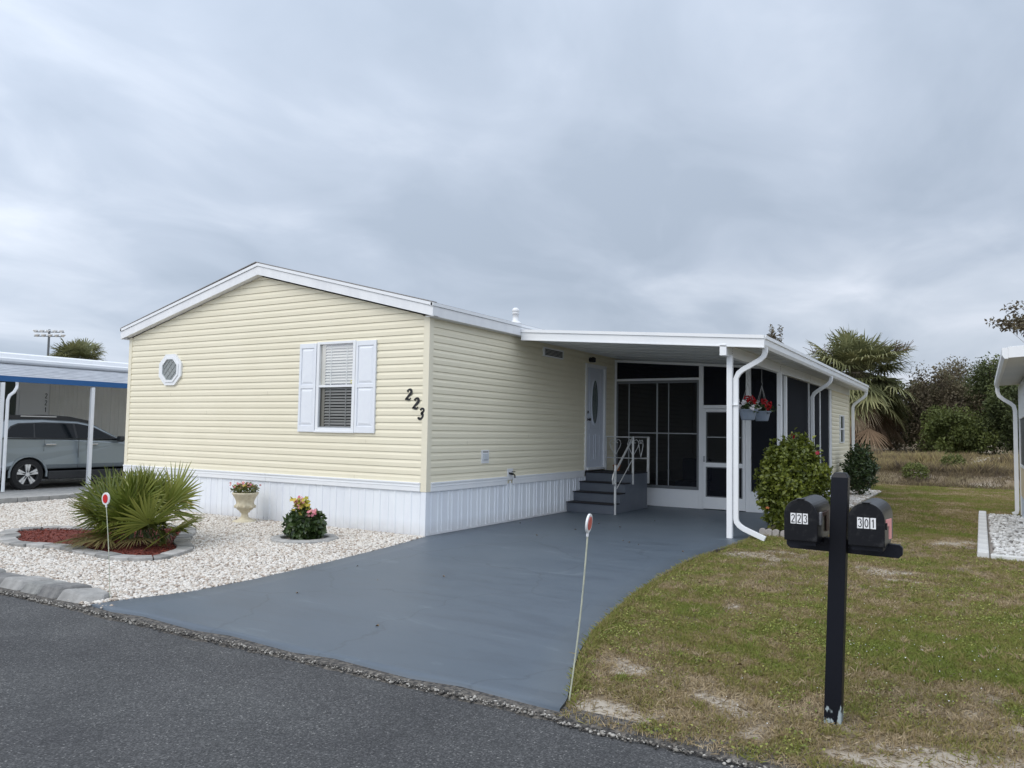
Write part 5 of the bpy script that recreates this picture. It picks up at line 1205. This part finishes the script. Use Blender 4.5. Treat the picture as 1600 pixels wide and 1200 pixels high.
def build_background():
    gz = lambda x, y: float(ground_z(x, y))
    L = [ # x, y, zc, rx, rz, material, label
        (5.0, 32.5, 2.0, 1.2, 1.6, G3, 'dark green bush touching the right side of the cabbage palm'),
        (5.3, 31.5, 2.6, 1.5, 1.9, G4, 'olive brown twiggy bush behind the dark bush by the palm'),
        (6.0, 29.0, 1.7, 1.2, 1.3, G5, 'bright green low bush in the middle of the thicket'),
        (7.3, 32.5, 3.1, 1.7, 2.1, G3, 'tall green bush in the middle of the thicket'),
        (8.0, 29.5, 2.1, 1.4, 1.5, G3, 'dark bush left of the right neighbour downspout'),
        (8.9, 31.5, 3.5, 1.7, 2.2, G5, 'tall light green bush rising behind the right neighbour eave'),
        (10.6, 29.0, 2.3, 1.5, 1.6, G4, 'brownish bush mostly hidden by the right neighbour'),
        (2.8, 36.0, 2.4, 1.8, 1.7, G4, 'olive bush seen low behind the cabbage palm'),
        (0.2, 34.0, 1.9, 1.6, 1.4, G3, 'dark bush behind the shed left of the palm trunk'),
        (6.6, 36.5, 3.4, 2.0, 2.0, G4, 'grey brown half bare bush at the back of the thicket')]
    for i, (x, y, zc, rx, rz, m, lab) in enumerate(L):
        wild_tree('wild_bush', lab, x, y, gz(x, y)-.05, zc, (rx*1.05, rx*1.05, rz*1.05), 13000, .125, m, 100+i, 'bush', 'wild bushes on the bank')
    wild_tree('leafy_tree', 'sparse leafy tree top above the right neighbour eave', 11.0, 44, .8, 8.1, (3.2, 2.2, 1.3), 4200, .22, G4, 301)
    wild_tree('leafy_tree', 'little tree tip peeking over the carport roof edge', -3.85, 40, .8, 6.7, (.55, .7, 1.5), 1300, .16, G4, 302)
    # far wood line that reads as a mass
    rg = np.random.default_rng(8); n = 60000; X = rg.uniform(-60, 60, n); Y = rg.uniform(50, 62, n); hh = 3.6+2.2*fbm(X, X*0, .25, 9)+1.2*fbm(X, X*0, 1.3, 19); Z = .7+hh*.8*rg.random(n)**.7
    k = (X > -12) | True
    o = leaves('far_woods', np.stack([X, Y, Z], 1)[k], rg.normal(size=(n, 3))[k], rg.normal(size=(n, 3))[k]+[0, -.4, .6], rg.uniform(.2, .42, n)[k], .6, G3, np.clip(rg.random(n)[k]*.8, 0, 1)); kind(o, 'stuff')['label'] = 'distant line of dark woods behind the bank'
    # dry grass on the bank, dense scrub on its face
    dg = leafmat('dry_grass_m', [(0, (.12, .095, .07)), (.4, (.26, .205, .115)), (.75, (.40, .33, .16)), (1, (.24, .26, .09))], .8, .2, .2)
    n = 120000; X = rg.uniform(0, 11, n); Y = 19+9.5*rg.random(n)**1.35; c = fbm(X, Y, .6, 61); g = fbm(X, Y, 2.2, 31); k = rg.random(n) < np.clip((c-.3)*2.6, .15, 1)*np.where(Y < 20.3, .7, 1)
    X, Y, g = X[k], Y[k], g[k]; hgt = np.where(Y < 20.6, .08+.12*fbm(X, Y, 2.5, 5), .16+.35*np.clip(fbm(X, Y, 1.1, 71)-.42, 0, 1)*2)
    o = blades('dry_bank_grass', X, Y, 1, .016, np.clip(g*.9*np.where(Y < 20.9, .35, 1)+rg.normal(0, .15, len(X)), 0, 1), dg, lean=.35)
    me = o.data; co = np.empty(len(me.vertices)*3, np.float32); me.vertices.foreach_get('co', co); co = co.reshape(-1, 4, 3); z0 = co[:, :1, 2]; co[:, :, 2] = z0+(co[:, :, 2]-z0)*hgt[:, None]; xy = co[:, :1, :2].copy(); co[:, 2:, :2] = xy+(co[:, 2:, :2]-xy)*hgt[:, None, None]; me.vertices.foreach_set('co', co.ravel()); me.update()
    kind(o, 'stuff')['label'] = 'tall dry tan grass and weeds on the bank behind the lawn'
    # pale rubble
    n = 260; X = rg.normal(7.5, .8, n); Y = rg.uniform(25.2, 26.8, n); o = stones('pale_rubble', np.stack([X, Y, ground_z(X, Y)+.04], 1), .12, M_PEB, .5); kind(o, 'stuff')['label'] = 'pale shell rubble scattered at the foot of the thicket'
    x, y = 5.15, 20.3; s = stones('bank_stone', np.array([[x, y, gz(x, y)+.05]]), .55, M_PEB, .3, 0); s['label'] = 'flat pale stone lying on the bank'; s['category'] = 'stone'
    for x, y, r_, lab in ((5.0, 19.6, .38, 'small leafy green weed clump at the foot of the bank'), (2.75, 19.7, .30, 'green weed clump on the bank left of the pale stone'), (6.0, 22.5, .4, 'yellow green weed clump standing in the dry grass')):
        shrub('weed_clump', lab, 'weed', (x, y, gz(x, y)+r_*.5), (r_, r_, r_*.8), 700, .09, G5, int(x*10), stems=3, parent_z=gz(x, y), group='weed clumps on the bank')

def build_left_neighbour():
    Nn = thing('neighbour_home', 'white neighbouring mobile home with blue trimmed carport at the left edge', 'mobile home', (-14, 4, 0))
    # body wall with vertical ribs
    pr = [(0, 0), (.02, .012), (.04, .012), (.06, 0), (.14, 0), (.15, .006), (.165, .006), (.175, 0)]
    nw = mat('neighbour_wall', (.74, .73, .69), .6, (.79, .78, .75), 2)
    skirting(lambda a, z, o: (-14+o, a, z), 2.25, 13, lambda a: .045, 3.0, .24, pr).build('ribbed_wall', nw, Nn)
    MB().box(-14.05, -13.99, 1.44, 2.24, .045, 3.0).build('door_section', mat('nb_white', (.82, .83, .84), .5), Nn)
    MB().box(-14.05, -14.0, -3, 1.43, .045, 3.0).build('screen_section', mat('nb_dark', (.06, .08, .07), .5), Nn)
    MB().box(-13.985, -13.96, 1.50, 2.1, .1, 2.35).build('door', mat('nb_white2', (.80, .81, .82), .5), Nn)
    mb = MB()
    for ch, z in (('2', 2.18), ('2', 2.0), ('1', 1.82)):
        digit(mb, ch, lambda u, v, t, z=z: (-13.985+t, 2.13+u*.11, z+v*.13), False)
    mb.build('house_number', M_INK, Nn)
    MB().box(-14.06, -14.02, -3, 13, 2.4, 3.02).box(-20, -14.06, -3, 13, 0, 3.0).build('body', mat('nb_body', (.6, .6, .6), .6), Nn)
    # carport roof: corrugated slope, blue fascia, big rolled white edge
    z0, z1 = 2.535, 3.0; mb = MB(); nr = 9
    cm = mat('corrugated_pan', (.40, .42, .45), .5, (.52, .54, .57), 3)
    for i in range(nr):
        t0, t1 = i/nr, (i+1)/nr; xa, xb = -11.2-2.4*t0, -11.2-2.4*t1; za, zb_ = z0+(z1-z0)*t0, z0+(z1-z0)*t1
        mb.add([(xa, -3.2, za), (xa, 10, za), (xa-.004, 10, za+.024), (xa-.004, -3.2, za+.024)], [(0, 1, 2, 3)])
        mb.add([(xa-.004, -3.2, za+.024), (xa-.004, 10, za+.024), (xb, 10, zb_), (xb, -3.2, zb_)], [(0, 1, 2, 3)])
    rp = mb.build('carport_roof', cm, Nn)
    MB().prism([(-11.22, -3.2, z0-.03), (-13.6, -3.2, z1-.03), (-13.6, -3.2, z1-.08), (-11.22, -3.2, z0-.08)], [(-11.22, 10, z0-.03), (-13.6, 10, z1-.03), (-13.6, 10, z1-.08), (-11.22, 10, z0-.08)]).build('soffit', M_SOFFIT, Nn)
    MB().box(-11.215, -11.16, -3.2, 10, 2.425, 2.545).build('blue_fascia', M_BLUE, Nn)
    mb = MB(); pr = [(-13.3, 2.97), (-13.22, 3.02), (-13.2, 3.08), (-13.28, 3.11), (-13.3, 3.20), (-13.36, 3.235), (-13.5, 3.24), (-17, 3.30), (-17, 3.0)]
    mb.prism([(x, -3.2, z) for x, z in pr], [(x, 10, z) for x, z in pr]).build('main_roof', M_WHITE, Nn)
    for y in (-.28, 1.72, 5.4, 9.0): MB().box(-11.23, -11.15, y-.04, y+.04, .045, 2.40).build('carport_post', M_WHITE, Nn, bevel=.005)
    MB().sweep([(-11.12, -.02, 2.42), (-11.12, -.02, 2.30), (-11.12, -.07, 2.2), (-11.12, -.16, 2.12), (-11.12, -.19, 2.02), (-11.12, -.19, .06)], .07, n=8).build('downspout', M_WHITE, Nn)
    # parked car
    K = thing('parked_car', 'silver grey wagon with black roof rails parked under the left neighbour carport', 'car', (-12.3, 1.8, .045)); X1, X0 = -11.45, -13.2
    paint = mat('silver_blue_paint', (.25, .29, .315), .30, metal=.45, coat=.6); dk = mat('car_dark_trim', (.025, .027, .03), .5); gl = mat('car_glass', (.008, .011, .014), .1, spec=.2)
    def arch(cy, r_): return [(cy+r_*math.cos(a), .345+.045+r_*math.sin(a)) for a in np.linspace(0, PI, 13)]
    prof = [(-.46, .45), (-.52, .62), (-.50, .95), (-.46, 1.21), (0, 1.205), (1.5, 1.165), (2.75, 1.10), (3.6, 1.03), (4.05, .95), (4.28, .80), (4.32, .45)]
    bot = [(a, b) for a, b in arch(3.22, .40) if b > .45]; bot2 = [(a, b) for a, b in arch(.48, .40) if b > .45]
    poly = prof+bot+bot2
    def body(px, x, k): return [(x, y, z) for y, z in px]
    mb = MB(); A = [(X1-(.05 if z > 1.0 else (.0 if z > .5 else .03)), y, z) for y, z in poly]; B = [(X0+(.05 if z > 1.0 else (.0 if z > .5 else .03)), y, z) for y, z in poly]; mb.prism(A, B)
    bo = mb.build('body', paint, K, bevel=.03)
    mb = MB()
    for (a, b) in ((.93, 2.77),): mb.box(X0+.03, X1+.004, a, b, .26, .449)
    mb.box(X0+.05, X1-.02, -.48, .02, .28, .449).box(X0+.05, X1-.02, 3.68, 4.30, .26, .449); mb.build('sill_cladding', dk, K, bevel=.02)
    MB().box(X0+.25, X1-.25, -.1, 3.9, .30, .44).build('underbody', dk, K)
    gh = [(-.44, 1.20), (-.12, 1.55), (.15, 1.615), (.9, 1.635), (1.7, 1.60), (2.1, 1.52), (2.85, 1.10)]
    def ins(z): return .06+(z-1.1)*.42
    MB().prism([(X1-ins(z), y, z) for y, z in gh], [(X0+ins(z), y, z) for y, z in gh]).build('cabin', paint, K, bevel=.03)
    gb = [(-.02, 1.215), (.16, 1.46), (.33, 1.53), (.9, 1.56), (1.68, 1.545), (2.05, 1.47), (2.72, 1.14)]
    MB().prism([(X1-ins(z)+.007, y, z) for y, z in gb], [(X1-ins(z)-.01, y, z) for y, z in gb]).build('window_surround', dk, K)
    def win(nm, P): 
        MB().prism([(X1-ins(z)+.012, y, z) for y, z in P], [(X1-ins(z)-.01, y, z) for y, z in P]).build(nm, gl, K)
    win('quarter_window', [(.02, 1.225), (.62, 1.215), (.66, 1.52), (.34, 1.505), (.18, 1.44)]); win('side_window', [(.66, 1.213), (1.58, 1.185), (1.56, 1.53), (.70, 1.53)]); win('side_window', [(1.64, 1.183), (2.60, 1.15), (2.12, 1.42), (1.90, 1.50), (1.62, 1.53)])
    MB().box(X1-.10, X1-.035, -.3, 2.75, 1.175, 1.195).build('belt_moulding', dk, K)
    MB().sweep([(X1-.30, -.12, 1.58), (X1-.30, .05, 1.655), (X1-.30, .9, 1.68), (X1-.30, 1.5, 1.655), (X1-.30, 2.05, 1.555)], .04, .10).build('roof_rail', dk, K)
    MB().sweep([(X1-.275, .4, 1.690), (X1-.275, 1.2, 1.690)], .018, .022).build('rail_trim', M_RAIL, K)
    for y in (.95, 1.95): MB().box(X1-.03, X1+.022, y-.12, y+.12, 1.035, 1.07).build('door_handle', mat('chrome', (.6, .6, .6), .2, metal=1), K, bevel=.008)
    mb = MB()
    for y in (1.6,): mb.box(X1-.002, X1+.0015, y-.004, y+.004, .46, 1.17)
    mb.box(X1-.002, X1+.0015, .80, .806, .9, 1.17); mb.build('door_gap', dk, K)
    MB().box(X1-.02, X1+.14, 2.55, 2.68, 1.12, 1.25).build('side_mirror', dk, K, bevel=.03)
    for cy in (.48, 3.22):
        mb = MB(); n = 13
        for i in range(n-1):
            a0, a1 = PI*i/(n-1)*1.1-.05*PI, PI*(i+1)/(n-1)*1.1-.05*PI
            q = [(cy+r_*math.cos(a), .39+r_*math.sin(a)) for r_, a in ((.385, a0), (.385, a1), (.425, a1), (.425, a0))]
            mb.prism([(X1-.01, y, z) for y, z in q], [(X1+.018, y, z) for y, z in q])
        mb.build('wheel_arch', paint, K)
        Wl = thing_part('wheel', K, (X1-.11, cy, .385))
        tp = [(.21, -.1), (.335, -.11), (.352, -.07), (.352, .07), (.335, .105), (.25, .11), (.24, .09), (.21, .0)]
        MB().lathe(tp, (X1-.11, cy, .385), 36, 'x').build('tyre', mat('tyre_rubber', (.015, .015, .016), .85), Wl, smooth=False)
        MB().lathe([(.0, -.02), (.235, -.02), (.247, .10), (.228, .10), (.22, .0), (.0, .01)], (X1-.11, cy, .385), 32, 'x').build('rim', mat('rim_dark', (.05, .05, .052), .5), Wl)
        mb = MB()
        for k in range(5):
            a = 2*PI*k/5+.3
            for s in (-.16, .16):
                p = lambda r_, b, x: (X1-.11+x, cy+r_*math.cos(b), .385+r_*math.sin(b))
                mb.prism([p(.035, a-.6, .10), p(.228, a+s-.12, .10), p(.228, a+s+.12, .10), p(.035, a+.6, .10)], [p(.035, a-.6, .06), p(.228, a+s-.12, .06), p(.228, a+s+.12, .06), p(.035, a+.6, .06)])
        mb.lathe([(.0, 0), (.05, 0), (.045, .015), (.0, .017)], (X1-.012, cy, .385), 16, 'x'); mb.build('spokes', mat('alloy', (.75, .75, .74), .35, metal=.4), Wl)
        MB().box(X0+.2, X1-.22, cy-.38, cy+.38, .4, .8).build('wheel_well', dk, K)
    # stadium light mast
    x, y = -111, 54.5; Mt = thing('light_mast', 'tall sports field light mast with two rows of lamps in the distance', 'light mast', (x, y, 0)); h = 15.0
    gm = mat('mast_grey', (.12, .13, .14), .6); MB().sweep([(x, y, 0), (x, y, h+.3)], .32, n=8).build('pole', gm, Mt)
    r_ = Vector((.857, .514, 0))
    for dz, dk_ in ((0, 0), (-.62, .3)):
        a, b = Vector((x, y, h-.1+dz))-r_*2.2, Vector((x, y, h-.1+dz))+r_*2.2; MB().sweep([a, b], .12).build('crossarm', gm, Mt)
        for k in range(5):
            c = a.lerp(b, (k+.15+dk_)/4.6); MB().lathe([(.1, -.1), (.36, .2), (.36, .30), (.0, .32)], tuple(c), 10).build('lamp', mat('lamp_white', (.85, .86, .87), .5), Mt)

def build_right_neighbour():
    Nn = thing('neighbour_carport_home', 'right neighbour home with white gutter and tan screened wall at the frame edge', 'mobile home', (9, 6.5, 0))
    x = 7.14; ya, yb = 3.0, 10.15; z = 2.62
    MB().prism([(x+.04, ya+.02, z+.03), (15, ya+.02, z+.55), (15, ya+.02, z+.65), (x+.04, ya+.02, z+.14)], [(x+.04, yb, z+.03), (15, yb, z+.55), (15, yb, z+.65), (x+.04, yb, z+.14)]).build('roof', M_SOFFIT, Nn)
    pr = [(x, z-.02), (x-.03, z+.03), (x-.03, z+.12), (x, z+.125), (x+.04, z+.125), (x+.04, z-.02)]
    MB().prism([(a, ya, b) for a, b in pr], [(a, yb, b) for a, b in pr]).build('gutter', M_WHITE, Nn)
    MB().prism([(x+.041, ya-.01, z-.01), (15, ya-.01, z+.5), (15, ya-.01, z+.63), (x+.041, ya-.01, z+.13)], [(x+.041, ya+.018, z-.01), (15, ya+.018, z+.5), (15, ya+.018, z+.63), (x+.041, ya+.018, z+.13)]).build('fascia', M_WHITE, Nn)
    sx = 7.46; P = [(x+.02, 9.9, z), (x+.02, 9.9, z-.10), (x+.05, 9.9, z-.19), (x+.12, 9.9, z-.26), (sx-.08, 9.9, z-.34), (sx-.02, 9.9, z-.40), (sx, 9.9, z-.5), (sx, 9.9, .12), (sx-.01, 9.9, .06), (sx-.08, 9.9, .03)]
    MB().sweep(P, .075, .055, ref=(0, 1, 0)).build('downspout', M_WHITE, Nn, bevel=.005)
    x1 = 7.52
    MB().box(x1, x1+.08, 9.75, 9.95, .02, z).build('corner_post', M_WHITE, Nn)
    MB().box(x1+.01, x1+.06, 5, 9.75, .02, .42).build('kick_panel', mat('pale_blue_panel', (.55, .62, .70), .5), Nn)
    MB().box(x1+.01, x1+.06, 5, 9.75, .425, 1.0).build('tan_panel', M_TAN, Nn); MB().box(x1, x1+.07, 5, 9.75, 1.0, 1.05).build('sill', M_WHITE, Nn)
    MB().box(x1+.02, x1+.05, 5, 9.75, 1.05, 1.95).build('screen', mat('nb_screen', (.05, .055, .06), .5), Nn); MB().box(x1, x1+.07, 5, 9.75, 1.95, z).build('upper_panel', M_WHITE, Nn)
    MB().box(x1+.1, 15, 5, 9.9, 0, z).build('body', M_CREAM, Nn)
build_plants(); build_palms(); build_background(); build_left_neighbour(); build_right_neighbour()
